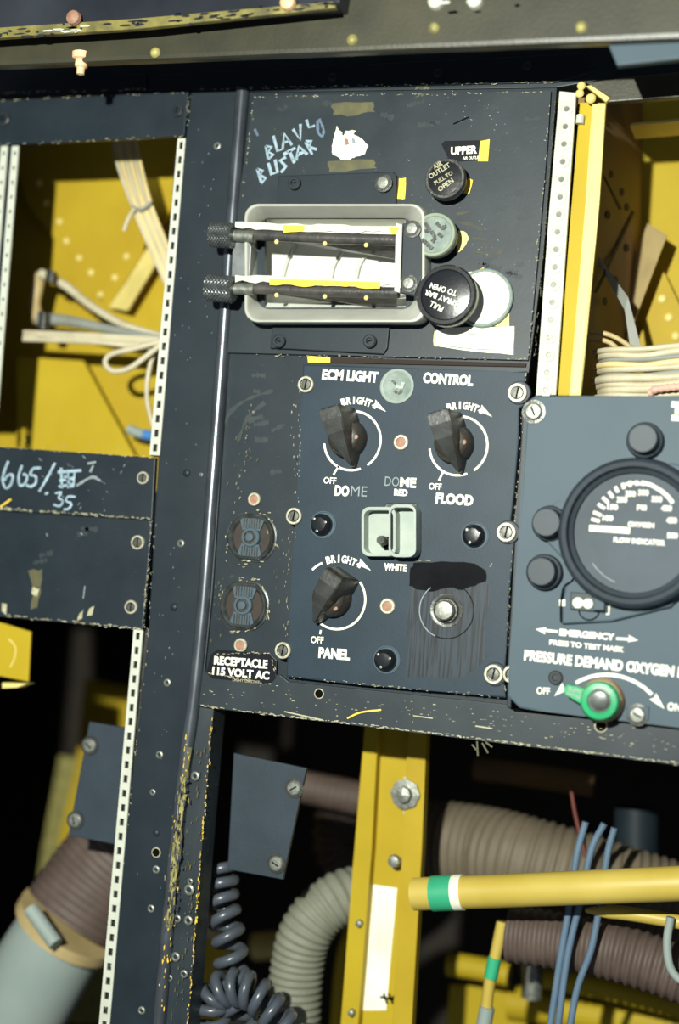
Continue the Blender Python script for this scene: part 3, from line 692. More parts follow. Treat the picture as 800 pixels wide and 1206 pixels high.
def knobset(cx, cy, rot, tick, arcs, r=35):
    arctext(ep, 'BRIGHT', (cx + 1, cy), r + 9, -23, 24, 8.5, YT, bold=.045)
    arc(ep, (cx, cy), r + 12, -46, -28, 2.5, YT, name='arrow_tail', n=8)
    arc(ep, (cx, cy), r + 12, 28, 33, 2.5, YT, name='arrow_tail', n=4)
    arrow(ep, (cx + 40, cy - 34), (cx + 25, cy - 45), 7, YT)
    for a0, a1 in arcs: arc(ep, (cx, cy), r, a0, a1, 2.6, YT)
    ribbon('tick_mark', [tick], 2.4, 'white', ep, YT)
    kn = link('pointer_knob', knob_base, None, at(cx - 4, cy - 2, YE), ep)
    kn.rotation_euler = (0, rot, 0)
    for nm, me in (('grip_fin', knob_fin), ('grip_face', knob_top), ('set_screw', knob_dot)):
        f = bpy.data.objects.new(nm, me); COL.objects.link(f); f.parent = kn
u = .00056
knob_base = lathe_me('pointer_knob', [(23 * u, 0), (23 * u, 7 * u), (21 * u, 11 * u), (19 * u, 21 * u), (15 * u, 24 * u), (0, 25 * u)], 36, ['knob'])
def fin_mesh():
    # local: pointer toward -Z ; height toward -Y. cross-sections along Z
    bm = bmesh.new(); secs = []
    for z, wb, wt, h in ((34, 15, 11, 44), (31, 17, 12, 50), (18, 18, 12, 50), (2, 16, 10.5, 46), (-14, 12, 7, 35), (-26, 7, 4, 24), (-35, 1.5, .8, 15)):
        secs.append([bm.verts.new((x * u, -y * u, z * u)) for x, y in ((-wb, 0), (wb, 0), (wt + 1, h * .8), (wt, h), (-wt, h), (-wt - 1, h * .8))])
    for i in range(len(secs) - 1):
        for j in range(6): bm.faces.new((secs[i][j], secs[i][(j + 1) % 6], secs[i + 1][(j + 1) % 6], secs[i + 1][j]))
    bm.faces.new(secs[0]); bm.faces.new(secs[-1])
    bmesh.ops.recalc_face_normals(bm, faces=bm.faces)
    bmesh.ops.bevel(bm, geom=list(bm.edges), offset=.0005, segments=2, affect='EDGES')
    me = tomesh(bm, 'grip_fin', True, .5); me.materials.append(M['knob']); return me
knob_fin = fin_mesh()
bm = bmesh.new(); prev = None
for z, wt, h in ((30, 11, 50), (18, 11, 50.2), (2, 9.6, 46.3), (-14, 6.2, 35.5), (-26, 3.2, 24.5), (-33, 1, 17)):
    q = [bm.verts.new((x * wt * u, -(h + .3) * u, z * u)) for x in (-1, 1)] + [bm.verts.new((x * wt * u, -(h - .6) * u, z * u)) for x in (1, -1)]
    if prev:
        for j in range(4): bm.faces.new((prev[j], prev[(j + 1) % 4], q[(j + 1) % 4], q[j]))
    else: bm.faces.new(q)
    prev = q
bm.faces.new(prev)
knob_top = tomesh(bm, 'grip_face'); knob_top.materials.append(M['knobtop'])
knob_dot = lathe_me('set_screw', [(3 * u, 0), (2.6 * u, 1.6 * u), (0, 2 * u)], 10, ['red'])
for v in knob_dot.vertices: v.co += Vector((15.5 * u, -22 * u, -5 * u))
knobset(415, 519, -.33, [(399, 549), (393, 559)], [(-2, 143), (158, 262)])
knobset(540, 525, -.33, [(522, 556), (517, 566)], [(-2, 143), (158, 262)])
knobset(397, 706, -.62 + PI * 0 - .15 + 1.35, [(378, 742), (377, 747)], [(50, 212)], 35)
ep_knobs = [o for o in ep.children if o.name.startswith('pointer_knob')]
ep_knobs[2].rotation_euler = (0, .5, 0)
dsc = link('round_emblem', lathe_me('round_emblem', [(.0115, 0), (.0115, .0009), (.0105, .0014), (.0098, .001), (0, .001)], 32, ['guard', 'greend'], [0, 0, 0, 1]), None, at(468, 455, YE), ep, label='grey-green worn round disc')
ribbon('smudge', [[(464, 460), (470, 463), (474, 459)], [(462, 448), (466, 452)]], 3, 'darkmetal', ep, YE - .0016, .4); ribbon('smudge', [[(466, 455), (473, 456), (475, 450)]], 4, 'guard', ep, YE - .0017, .4)
for x, y in ((473, 521), (457, 714)): screw(ep, x, y, 9, 'red', YE, slot=False, label='faded red screw in a pale ring')
for x, y in ((361, 453), (347, 608), (334, 766)): screw(ep, x, y, 10, 'ring', YE - .0003, rot=.15)
for x, y in ((610, 463), (597, 627), (582, 794)):
    link('fastener_pad', lathe_me('fastener_pad', [(.0075, 0), (.0075, .0012), (.007, .0016), (0, .0016)], 24, ['paint']), None, at(x + 2, y, YE + .0006), ep)
    screw(ep, x, y, 11, 'ring', YE - .001, rot=.15)
for x, y in ((378, 618), (557, 631), (453, 777)):
    wsh = link('lamp_socket', lathe_me('lamp_socket', [(.0092, 0), (.0090, .0006), (.0085, .0006), (.0080, .0001), (0, .0001)], 28, ['paint_oxy']), None, at(x + 3, y, YE), ep)
    rad = .0072; lm = link('lamp_cap', lathe_me('lamp_cap', [(rad, 0), (rad, .003), (rad * .9, .0055), (rad * .62, .0072), (0, .0076)], 24, ['black']), None, at(x + 2, y, YE), wsh)
    for a in (.3, 2.4, 4.5):
        p = at(x + 2, y, YE) + Vector((math.cos(a) * rad * .66, -.0070, math.sin(a) * rad * .66))
        o = link('pin', lathe_me('pin', [(.0009, 0), (.0009, .0006), (0, .0008)], 8, ['steel']), None, p, wsh)
# guarded toggle switch
sg = slab('switch_bezel', [(427, 602), (433, 597), (452, 597), (455, 592), (491, 592), (491, 655), (458, 657), (432, 656), (427, 650)], .002, 'darkmetal', ep, Y=YE - .0008)
def cup(name, pts, Y0, Y1, w, m, par):
    out = [at(x, y, Y1) for x, y in pts]; c = cen(out); cp = (sum(p[0] for p in pts) / len(pts), sum(p[1] for p in pts) / len(pts)); bm = bmesh.new(); n = len(pts)
    A = [bm.verts.new(Vector((p.x, Y0, p.z)) - c) for p in out]; B = [bm.verts.new(p - c) for p in out]
    I = [at(x + (cp[0] - x) / max(1, math.dist(cp, (x, y))) * w, y + (cp[1] - y) / max(1, math.dist(cp, (x, y))) * w, Y1) for x, y in pts]
    Ci = [bm.verts.new(p - c) for p in I]; D = [bm.verts.new(Vector((p.x, Y0, p.z)) - c) for p in I]
    for a, b in ((A, B), (B, Ci), (Ci, D)):
        for i in range(n): bm.faces.new((a[i], a[(i + 1) % n], b[(i + 1) % n], b[i]))
    bm.faces.new(D); return link(name, tomesh(bm, name, True, .6), m, c, par)
g1 = cup('switch_guard', rrect(426, 597, 466, 655, 9), YE - .001, YE - .011, 4, 'guard', sg)
g2 = cup('switch_guard', rrect(458, 594, 490, 656, 9), YE - .001, YE - .013, 3.5, 'guard', sg)
tg = tube('toggle_lever', [(456, 639, YE - .001), (452, 637, YE - .007), (448, 636, YE - .012)], 4.5, 'stud', sg, n=6, taper=lambda t: .7 + .6 * math.sin(min(1, t) * 2.4))
slab('lever_slot', [(450, 632), (461, 632), (461, 648), (453, 648)], .0004, 'void', sg, Y=YE - .0016, bevel=0)
# black brushed square with a plunger
blob('brushed_patch', [(487, 663), (520, 661), (560, 664), (572, 672), (573, 684), (560, 690), (545, 695), (528, 692), (505, 697), (490, 694), (482, 690), (483, 672)], 'brush', ep, YT - .00005, rough=1.2, label='matt black brushed-over patch')
M['streak'] = mat('streaked_black_brushwork', (.006, .006, .008), .5, spec=.3)
_nt = M['streak'].node_tree; _b = _nt.nodes['Principled BSDF']; _g = _nt.nodes.new('ShaderNodeNewGeometry'); _m = _nt.nodes.new('ShaderNodeMapping')
_m.inputs['Scale'].default_value = (700, 1, 35); _m.inputs['Rotation'].default_value = (0, -.06, 0); _nt.links.new(_g.outputs['Position'], _m.inputs[0])
_n = _nt.nodes.new('ShaderNodeTexNoise'); _n.inputs['Scale'].default_value = 1; _n.inputs['Detail'].default_value = 3; _nt.links.new(_m.outputs[0], _n.inputs[0])
_r = _nt.nodes.new('ShaderNodeValToRGB'); _r.color_ramp.elements[0].position = .38; _r.color_ramp.elements[0].color = (.007, .008, .010, 1)
_r.color_ramp.elements[1].position = .56; _r.color_ramp.elements[1].color = (.026, .038, .052, 1); _nt.links.new(_n.outputs['Fac'], _r.inputs[0]); _nt.links.new(_r.outputs[0], _b.inputs['Base Color'])
blob('streaked_patch', [(484, 680), (560, 682), (578, 690), (570, 740), (573, 775), (548, 798), (478, 798), (480, 740)], 'streak', ep, YT + .0001, rough=1.5, label='dark streaky brushwork')
arc(ep, (526, 719), 33, 0, 359, 1.2, YT - .0001, 'brush', 'engraved_ring')
arc(ep, (526, 719), 33, 200, 320, 1.2, YT - .00015, 'faded', 'engraved_ring')
plg = link('plunger', lathe_me('plunger', [(.0108, 0), (.0106, .0008), (.0100, .0008), (.0085, .0004), (.0082, .0015), (.0075, .0022), (.0066, .0022), (.0062, .0042)], 28, ['darkmetal']), None, at(526, 719, YE), ep)
link('plunger_button', lathe_me('plunger_button', [(.0064, .002), (.0064, .0062), (.0056, .0074), (.003, .0078), (0, .0076)], 24, ['steel']), None, at(526, 719, YE), plg, label='worn bare metal button')

# ------------------------------------------------------------------ receptacles
def receptacle(px, py, label):
    t = empty('power_socket', at(px, py, .002)); c = ORG[t.name]; r = 29 * .00058
    bm = bmesh.new(); seg = 40
    def ring(rr, h):
        out = []
        for i in range(seg):
            a = 2 * PI * i / seg; x = rr * math.cos(a); z = rr * math.sin(a); z = max(-rr * .90, min(rr * .90, z)); out.append(bm.verts.new((x, -h, z)))
        return out
    R_ = [ring(r * 1.08, 0), ring(r * 1.08, .0008), ring(r * 1.02, .0012), ring(r, .003), ring(r * .93, .0038), ring(r * .86, .003), ring(r * .78, .0006)]
    for j in range(len(R_) - 1):
        for i in range(seg): bm.faces.new((R_[j][i], R_[j][(i + 1) % seg], R_[j + 1][(i + 1) % seg], R_[j + 1][i]))
    link('rim', tomesh(bm, 'rim', True, .8), 'rimm', c, t)
    link('recess', lathe_me('recess', [(r * .82, .0004), (r * .8, .0007), (0, .0007)], 30, ['recess']), None, c, t)
    for s in (1, -1):
        pts = [(-11, 8), (11, 8), (15, 20), (9, 25), (-9, 25), (-15, 20)]
        bm = bmesh.new(); v = [bm.verts.new((x * .00058, -.0026, y * s * .00058)) for x, y in pts]; f = bm.faces.new(v)
        rt = bmesh.ops.extrude_face_region(bm, geom=[f])
        for g in rt['geom']:
            if isinstance(g, bmesh.types.BMVert): g.co.y += .002
        link('contact_block', tomesh(bm, 'contact_block'), 'paint_oxy', c, t)
        bm = bmesh.new()
        for i in range(7):
            x = (-9.5 + i * 3.2) * .00058
            mm = Matrix.Translation((x, -.0028, s * 17 * .00058)) @ Matrix.Diagonal((.0008, .0006, .0075, 1))
            bmesh.ops.create_cube(bm, size=1, matrix=mm)
        link('ribs', tomesh(bm, 'ribs'), 'darkmetal', c, t, kind='stuff')
    link('centre_pin', lathe_me('centre_pin', [(.0068, .0005), (.0066, .0034), (.0058, .004), (.0046, .004), (.0042, .003), (.0030, .003), (.0026, .0048), (0, .005)], 24, ['paint_oxy', 'darkmetal'], [0, 0, 0, 1, 1, 0, 0]), None, c, t)
    chips(t, [((px - 28, py - 15), (px - 28, py + 15)), ((px + 20, py - 24), (px + 29, py + 18)), ((px - 15, py + 30), (px + 15, py + 29)), ((px - 10, py - 30), (px + 18, py - 29))], 34, 1.3, .0008, 'chipc', spread=2)
    return tag(t, label, 'socket', 'round power sockets')
M['recess'] = mat('dark_brown_recess', (.012, .008, .005), .6, var=(.03, .016, .008), varscale=120)
M['rimm'] = mat('polished_dark_rim', (.30, .32, .30), .22, .85, var=(.12, .13, .12), varscale=120)
receptacle(297, 633, 'round ribbed power socket, upper of the two')
receptacle(288, 713, 'round ribbed power socket just above the volt label')
screw(mp, 300, 588, 8, 'red', .0015, slot=False, label='faded red screw'); screw(mp, 284, 760, 8.5, 'red', .0015, slot=False, label='faded red screw')
lp = slab('receptacle_label', [(248, 771), (256, 765), (318, 770), (326, 778), (325, 798), (318, 806), (250, 799), (243, 792)], .001, 'black', mp, Y=-.001, bevel=.0003, label='worn black label reading RECEPTACLE 115 VOLT AC')
text(mp, 'RECEPTACLE', (252, 782), (315, 787), 9.5, -.0013, bold=.04); text(mp, '115 VOLT AC', (250, 794), (317, 800), 9, -.0013, bold=.04)
text(mp, 'LIGHT CIRCUIT', (274, 802), (306, 805), 3, -.0013, 'chipc', bold=.01)
chips(mp, [((248, 770), (318, 769)), ((318, 769), (327, 800)), ((244, 792), (318, 806))], 60, 1, -.0013, 'chipc')

# ------------------------------------------------------------------ oxygen regulator panel
YO = -.008
OP = [(622, 472), (630, 466), (800, 466), (960, 462), (960, 880), (800, 857), (640, 838), (612, 834), (598, 820), (600, 780), (610, 640)]
ox = slab('oxygen_regulator_panel', OP, .009, 'paint_oxy', Y=YO, bevel=.0012)
tag(ox, 'grey oxygen regulator panel with round gauge at the right edge', 'control panel')
slab('side_flange', [(617, 470), (624, 468), (602, 835), (597, 832), (598, 780), (607, 640)], .006, 'paint', ox, Y=YO + .003)
YX = YO - .0002
text(ox, 'PRESSURE DEMAND OXYGEN REGULATOR', (617, 777), (880, 806), 12, YX, bold=.05)
text(ox, 'EMERGENCY', (659, 748), (724, 754), 7.5, YX, bold=.05); text(ox, 'PRESS TO TEST MASK', (647, 759), (735, 768), 6, YX, bold=.04)
ribbon('arrow_tail', [[(640, 742), (657, 744)]], 3, 'white', ox, YX); ribbon('arrow_tail', [[(726, 752), (744, 753)]], 3, 'white', ox, YX)
arrow(ox, (631, 741), (643, 743), 7, YX); arrow(ox, (752, 754), (740, 752), 7, YX)
text(ox, 'OFF', (632, 817), (648, 818), 8, YX, bold=.03); text(ox, 'ON', (786, 836), (802, 838), 9, YX, bold=.03)
arc(ox, (716, 866), 71, -36, 42, 4, YX, name='scale_arc'); arrow(ox, (783, 835), (769, 820), 9, YX); arrow(ox, (653, 820), (666, 808), 9, YX)
text(ox, 'OXYGEN', (791, 556), (791, 470), 10, YX, bold=.05) if False else None
ribbon('white_block_print', [[(791, 476), (812, 477)], [(795, 484), (812, 485)], [(791, 492), (812, 493)]], 7, 'white', ox, YX)
fl = slab('gauge_flange', [(705, 562), (660, 588), (640, 600), (630, 616), (640, 634), (672, 668), (676, 680), (666, 690), (662, 712), (662, 735), (720, 732), (790, 715), (860, 640), (860, 560), (790, 545)], .004, 'paint_oxy', ox, Y=YO - .004, bevel=.0012)
gz = at(745, 627, YO - .017); gz = Vector((gz.x, YO, gz.z))
rg = 86 * .00053
gg = link('gauge_housing', lathe_me('gauge_housing', [(rg * 1.03, 0), (rg * 1.0, .008), (rg, .012), (rg * .985, .015), (rg * .94, .0165), (rg * .88, .0165), (rg * .865, .0150), (rg * .855, .0125), (rg * .80, .0115), (rg * .79, .0095), (0, .0095)], 72, ['gaugeh', 'glass'], [0] * 9 + [1]), None, gz, ox) if False else None
M['gaugeh'] = mat('dark_gauge_housing', (.020, .029, .038), .6, spec=.25)
gg = link('gauge_housing', lathe_me('gauge_housing', [(rg * 1.03, 0), (rg * 1.0, .008), (rg, .012), (rg * .985, .015), (rg * .94, .0165), (rg * .88, .0165), (rg * .865, .0150), (rg * .855, .0125), (rg * .80, .0115), (rg * .79, .0095), (0, .0095)], 72, ['gaugeh', 'glass'], [0] * 9 + [1]), None, gz, ox)
YG = YO - .0098
def gp(x, y): return (660 + x / 5.714, 540 + y / 5.714)
tk = [(238, 415, 30), (250, 372, 30), (278, 322, 30), (305, 280, 30), (342, 243, 28), (380, 208, 24), (425, 185, 22), (470, 170, 22), (515, 165, 18), (560, 168, 16)]
gcx, gcy = 500, 490
ss = []
for x, y, l in tk:
    d = math.dist((x, y), (gcx, gcy)); ux, uy = (gcx - x) / d, (gcy - y) / d
    ss.append([gp(x - ux * l, y - uy * l * .9), gp(x + ux * l, y + uy * l * .9)])
ribbon('dial_ticks', ss, 4, 'white', gg, YG, kind='stuff')
ribbon('dial_arc', [[gp(545, 160), gp(610, 178), (gp(680, 218)), gp(730, 262), gp(758, 300)]], 4.5, 'white', gg, YG)
ribbon('dial_arc', [[gp(420, 180), gp(480, 165), gp(560, 172)]], 3, 'white', gg, YG)
for i, (x, y) in enumerate(((320, 400), (352, 325), (415, 275), (472, 235), (560, 228), (650, 272), (715, 333), (750, 415), (755, 517))):
    s = str(100 + 50 * i); x0, y0 = gp(x - 36, y + 17); x1, y1 = gp(x + 36, y + 20); text(gg, s, (x0, y0), (x1, y1), 6.5, YG - .0001, bold=.05)
text(gg, 'PSI', gp(515, 346), gp(580, 348), 6.2, YG, bold=.04); text(gg, 'OXYGEN', gp(455, 455), gp(632, 466), 5.5, YG, bold=.05)
text(gg, 'FLOW INDICATOR', gp(358, 562), gp(705, 585), 6, YG, bold=.04)
ribbon('needle', [[gp(195, 468), gp(330, 476), gp(470, 486)]], 7.5, 'paper', gg, YG - .0008)
arc(gg, (750, 629), 62, 200, 232, 1.2, YG, 'faded', 'dial_scuff')
def hexknob(px, py, r, h, m='rubber', lab=None):
    p = at(px, py, YO - .001 - h); p = Vector((p.x, YO, p.z)); q = r * .00055
    kb = link('round_knob', lathe_me('round_knob', [(q * 1.28, 0), (q * 1.28, .004), (q * 1.2, .0055), (q * 1.05, .006), (q, h * .9), (q * .93, h), (0, h)], 32, [m]), None, p, ox); return kb
hexknob(757, 516, 16, .014); hexknob(643, 615, 16, .016); hexknob(637, 673, 16, .014)
screw(ox, 655, 798, 8, 'dark', YO, slot=False); screw(ox, 629, 485, 10, 'steel', YO); screw(ox, 603, 794, 10, 'ring', YO + .0028); screw(ox, 751, 842, 9, 'steel', YO)
slab('lever_stop', [(738, 833), (765, 832), (764, 849), (738, 846)], .003, 'paint_oxy', ox, Y=YO - .001)
# emergency toggle
em = slab('emergency_switch', [(672, 697), (716, 700), (716, 722), (672, 718)], .004, 'rubber', ox, Y=YO - .006)
for x, y, r in ((681, 710, 6.2), (693, 711, 5.8)): link('white_dot', lathe_me('white_dot', [(r * u, 0), (r * .9 * u, .0012), (0, .0014)], 18, ['paper']), None, at(x, y, YO - .006), em)
slab('switch_tab', [(700, 701), (713, 701), (712, 719), (699, 719)], .003, 'paint_oxy', em, Y=YO - .010)
for q in ([(659, 706), (666, 706), (666, 714), (659, 714)], [(715, 708), (719, 708), (718, 724), (714, 724)]): slab('index_mark', q, .0004, 'white', ox, Y=YO - .0044, bevel=0)
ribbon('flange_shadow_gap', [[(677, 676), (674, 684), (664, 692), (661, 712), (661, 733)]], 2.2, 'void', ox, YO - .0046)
arc(ox, (694, 718), 12, 95, 265, 1.5, YO - .0046, 'void', 'engraved_arc'); screw(ox, 683, 687, 2.2, 'worn', YO - .0043)
# green lever
gl = empty('supply_lever', at(708, 827, YO - .004)); gl.name = 'supply_lever'
gl.parent = ox; gl.location = ORG[gl.name] - ORG[ox.name]; gl['label'] = 'green supply lever'
gl2 = gl
pc0 = at(706, 826, YO - .014); pc0 = Vector((pc0.x, YO, pc0.z))
link('lever_base', lathe_me('lever_base', [(25 * u, 0), (25 * u, .004), (22 * u, .006), (0, .006)], 30, ['redbrown']), None, pc0, gl) if 'redbrown' in M else None
M['redbrown'] = mat('rusty_red_base', (.35, .14, .06), .5, var=(.5, .33, .15), varscale=200)
link('lever_base', lathe_me('lever_base', [(24 * u, 0), (24 * u, .004), (22 * u, .008), (0, .008)], 30, ['redbrown']), None, pc0, gl)
link('lever_hub', lathe_me('lever_hub', [(21.5 * u, .006), (21.5 * u, .012), (19 * u, .0145), (13 * u, .0148), (12 * u, .0135), (10 * u, .0135), (9.5 * u, .015), (0, .0155)], 32, ['green', 'rimm'], [0, 0, 0, 0, 1, 1, 1]), None, pc0, gl)
slab('lever_arm', [(692, 812), (668, 806), (664, 811), (665, 818), (688, 832)], .007, 'green', gl, Y=YO - .013)
text(gl, 'SUPPLY', (669, 813), (689, 819), 4.5, YO - .0133, 'guard', bold=.02); text(gl, 'OXYGEN', (667, 818), (688, 825), 4, YO - .0133, 'guard', bold=.02)
arc(gl, (706, 826), 16, -30, 50, 3, YO - .0152, 'guard', 'hub_mark', n=14)

# ------------------------------------------------------------------ right opening: yellow channel, bracket, boards, wires
yc = slab('yellow_channel', [(683, 120), (714, 121), (706, 240), (684, 466), (656, 466), (672, 260)], .004, 'yellow', Y=.006, bevel=.001)
tag(yc, 'bright yellow upright channel beside the white nut strip', 'channel')
slab('outer_flange', [(697, 122), (714, 121), (706, 240), (684, 466), (670, 466), (690, 240)], .0035, 'ylt', yc, Y=.002, bevel=.0015, label='pale yellow flange')  # flange is a paler yellow than the channel
tube('rivet', [(684, 136, .004), (683, 146, .004)], 5, 'strip', yc, n=3)
tb = slab('top_bracket', [(690, 97), (740, 90), (830, 82), (830, 112), (716, 120), (718, 114)], .006, 'olivebeam', Y=.000, bevel=.0008)
tag(tb, 'olive metal bracket lip above the right wiring bay', 'bracket')
slab('bracket_lip', [(690, 101), (696, 100), (719, 115), (714, 120)], .004, 'ylt', tb, Y=-.002)
for x, y, r in ((685, 101, 5), (683, 110, 5), (696, 116, 6)): screw(tb, x, y, r, 'yellow', -.001)

rb_ = slab('bay_back_plate', [(715, 60), (960, 40), (960, 520), (715, 520)], .003, 'yellow', Y=.17)
tag(rb_, 'bright yellow back plate of the right wiring bay', 'plate')
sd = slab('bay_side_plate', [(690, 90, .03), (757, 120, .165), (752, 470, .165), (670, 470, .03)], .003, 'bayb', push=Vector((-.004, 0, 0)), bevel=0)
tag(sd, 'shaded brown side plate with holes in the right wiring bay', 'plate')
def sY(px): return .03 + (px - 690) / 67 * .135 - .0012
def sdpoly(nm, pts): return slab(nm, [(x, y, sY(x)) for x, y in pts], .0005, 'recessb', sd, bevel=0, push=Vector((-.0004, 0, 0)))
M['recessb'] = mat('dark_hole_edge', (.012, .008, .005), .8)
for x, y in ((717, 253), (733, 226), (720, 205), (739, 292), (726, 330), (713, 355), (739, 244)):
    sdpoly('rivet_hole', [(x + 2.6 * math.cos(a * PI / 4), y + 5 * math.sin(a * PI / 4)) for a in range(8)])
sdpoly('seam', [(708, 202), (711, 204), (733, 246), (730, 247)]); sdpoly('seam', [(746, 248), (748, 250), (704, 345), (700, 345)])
slab('ledge', [(745, 145, .10), (960, 125, .10), (960, 128, .10), (742, 148, .10)], .03, 'ylt', rb_, bevel=0)
fp = slab('angled_flap', [(763, 263, .15), (786, 277, .13), (739, 400, .13), (722, 400, .15), (736, 330, .15)], .002, 'tan', bevel=0)
tag(fp, 'tan angled flap leaning in the right wiring bay', 'flap')
rp = slab('riveted_plate', [(782, 320, .155), (840, 440, .155), (840, 520, .155), (720, 520, .155), (738, 440, .155)], .003, 'ochre', bevel=0)
tag(rp, 'ochre riveted plate behind the cream wires at right', 'plate')
for x, y in ((780, 352), (788, 374), (796, 396)): screw(rp, x, y, 6, 'yellow', .1545)
gc = slab('grey_flat_cable', [(700, 300, .07), (704, 300, .07), (740, 350, .085), (758, 420, .085), (744, 420, .085), (736, 365, .085)], .001, 'greyhose', bevel=0)
tag(gc, 'grey flat cable hanging behind the cream wires at right', 'cable')
for i, pts in enumerate(([(680, 388, .05), (720, 395, .05), (752, 415, .05)], [(680, 398, .05), (715, 402, .05), (735, 418, .05)])):
    tag(tube('loose_wire', pts, 3, 'tan', n=6), ('tan loose wire crossing behind the yellow channel, upper one', 'tan loose wire crossing behind the yellow channel, lower one')[i], 'wire')
wy = [(412, 3.5, 'wire'), (418, 4, 'wire'), (424, 3.5, 'greyhose'), (429, 3.5, 'wirey'), (435, 4, 'wire'), (441, 3, 'greyhose'), (446, 5, 'wire'), (453, 4, 'wire'), (459, 5, 'wire'), (466, 4, 'wire')]
wl = ['topmost cream wire', 'second cream wire from the top', 'upper grey wire', 'yellowed wire', 'cream wire between the two grey ones', 'lower grey wire', 'thick cream wire under the lower grey one', 'thin cream wire in the lower middle', 'cream wire just above the lowest', 'lowest cream wire']
for i, (y, r, m_) in enumerate(wy):
    o = tube('bundle_wire', [(700 + i % 3 * 4, y + 3, .045), (720, y, .026 + .002 * (i % 3)), (760, y - 1 + i % 2 * 2, .024), (800, y - 5 + i * .4, .024), (900, y - 12, .03)], r, m_, n=5)
    tag(o, wl[i] + ' of the right bay bundle', 'wire', 'wires of the right bay bundle')
o = tube('braided_wire', [(765, 463, .02), (785, 457, .017), (900, 448, .018)], 4.5, 'pink', n=8, ridge=(7, .12)); tag(o, 'pink braided wire lying over the cream wires at right', 'wire')

# ------------------------------------------------------------------ left opening
lbk = slab('bay_back_plate', [(-40, 120), (260, 120), (230, 640), (-80, 640)], .003, 'ochre', Y=.122, bevel=0)
tag(lbk, 'ochre back plate of the left wiring bay', 'plate')
lr = slab('riveted_plate', [(10, 150, .115), (240, 160, .115), (200, 250, .115), (128, 362, .115), (30, 238, .115)], .003, 'ochre', bevel=0)
tag(lr, 'large riveted ochre plate in the left wiring bay', 'plate')
for x, y in ((46, 216), (54, 239), (70, 261), (78, 284), (93, 304), (107, 321), (118, 347), (149, 302), (135, 327)): screw(lr, x, y, 5, 'yellow', .1145)
lf = slab('angled_flap', [(178, 285, .105), (190, 300, .10), (150, 366, .10), (128, 362, .11), (150, 330, .11)], .002, 'ylt', bevel=0)
tag(lf, 'pale yellow angled flap behind the wire ribbon in the left bay', 'flap')
ly = slab('lower_gusset', [(20, 420, .10), (98, 425, .105), (160, 540, .105), (130, 600, .10), (20, 600, .10)], .003, 'yellow', bevel=0)
tag(ly, 'bright yellow gusset at the bottom of the left bay', 'gusset')
wr = ((.0, 'wire'), (.2, 'wirey'), (.4, 'wire'), (.6, 'wirey'), (.8, 'wire'), (1.0, 'wirey'))
wn = ['leftmost cream', 'second from the left, yellowed', 'third from the left, cream', 'fourth from the left, yellowed', 'fifth from the left, cream', 'rightmost yellowed']
for i, (t, m_) in enumerate(wr):
    dx = t * 27
    o = tube('ribbon_wire', [(134 + dx * .9, 150 + t * 2, .07), (137 + dx, 186, .06), (155 + dx * .85, 240, .055), (178 + dx * .8, 295, .055), (200 + dx * .7, 345, .06)], 2.3, m_, n=6)
    tag(o, 'wire of the tied ribbon in the left bay, ' + wn[i], 'wire', 'wires of the tied ribbon')
o = tube('lacing_tie', [(156, 243, .050), (166, 247, .050), (179, 238, .050)], 2, 'greyhose', n=6); tag(o, 'dark lacing tie around the wire ribbon', 'tie')
o = tube('lacing_end', [(158, 246, .05), (151, 258, .047), (146, 272, .047)], 2.4, 'wire', n=4); tag(o, 'loose cream end of the lacing tie', 'tie')
o = tube('sleeved_wire', [(48, 322, .07), (75, 335, .07), (110, 362, .065), (150, 384, .06), (200, 398, .055)], 6, 'wire', n=6, taper=lambda t: 1 - .35 * t); tag(o, 'cream sleeved tube slanting from the elbow fitting in the left bay', 'tube')
slab('sleeve_clamp', [(55, 316), (63, 319), (60, 333), (52, 330)], .006, 'darkmetal', o, Y=.055)
o = tube('sleeved_wire', [(46, 376, .07), (80, 378, .068), (130, 388, .06), (200, 400, .055)], 8, 'greyhose', n=6, taper=lambda t: 1 - .45 * t); tag(o, 'grey sleeved tube running level to the strip in the left bay', 'tube')
slab('sleeve_clamp', [(45, 366), (53, 368), (51, 388), (44, 386)], .008, 'darkmetal', o, Y=.055)
o = tube('elbow_fitting', [(48, 322, .075), (44, 340, .078), (41, 358, .078), (45, 378, .075)], 7, 'tan', n=6); tag(o, 'tan elbow fitting joining the two sleeved tubes', 'fitting')
for i, (a, b) in enumerate((((28, 391, .05), (190, 400, .045)), ((28, 396, .05), (190, 403, .045)), ((27, 400, .05), (190, 408, .045)), ((45, 395, .048), (190, 414, .045)))):
    o = tube('thin_wire', [a, ((a[0] + b[0]) / 2, (a[1] + b[1]) / 2 - 1, .047), (b[0] + 10, b[1], .05)], 2.6, 'wire', n=5)
    tag(o, ('topmost', 'second', 'third', 'lowest')[i] + ' of the thin cream wires pointing left under the sleeved tubes', 'wire', 'thin cream wires in the left bay')
o = tube('wire_loop', [(190, 402, .045), (160, 410, .042), (132, 417, .042), (124, 427, .042), (133, 437, .042), (152, 434, .042), (172, 420, .042), (190, 406, .045)], 3.4, 'wire', n=6); tag(o, 'cream wire bent back into a loop', 'wire')
o = tube('hanging_wire', [(186, 408, .05), (177, 430, .05), (173, 465, .05), (180, 500, .05), (190, 520, .05)], 3, 'wire', n=6); tag(o, 'cream wire hanging down behind the strip in the left bay', 'wire')
o = tube('crimp_terminal', [(152, 505, .10), (162, 510, .10), (176, 513, .10)], 6, 'pipew', n=4); tag(o, 'blurred white crimp terminal with a blue end low in the left bay', 'terminal')
tube('blue_end', [(170, 513, .098), (180, 514, .098)], 6.5, 'bluecap', o, n=2) if 'bluecap' in M else None
M['bluecap'] = mat('blue_cap', (.05, .18, .42), .5); tube('blue_end', [(170, 512, .098), (181, 514, .098)], 6.5, 'bluecap', o, n=2)
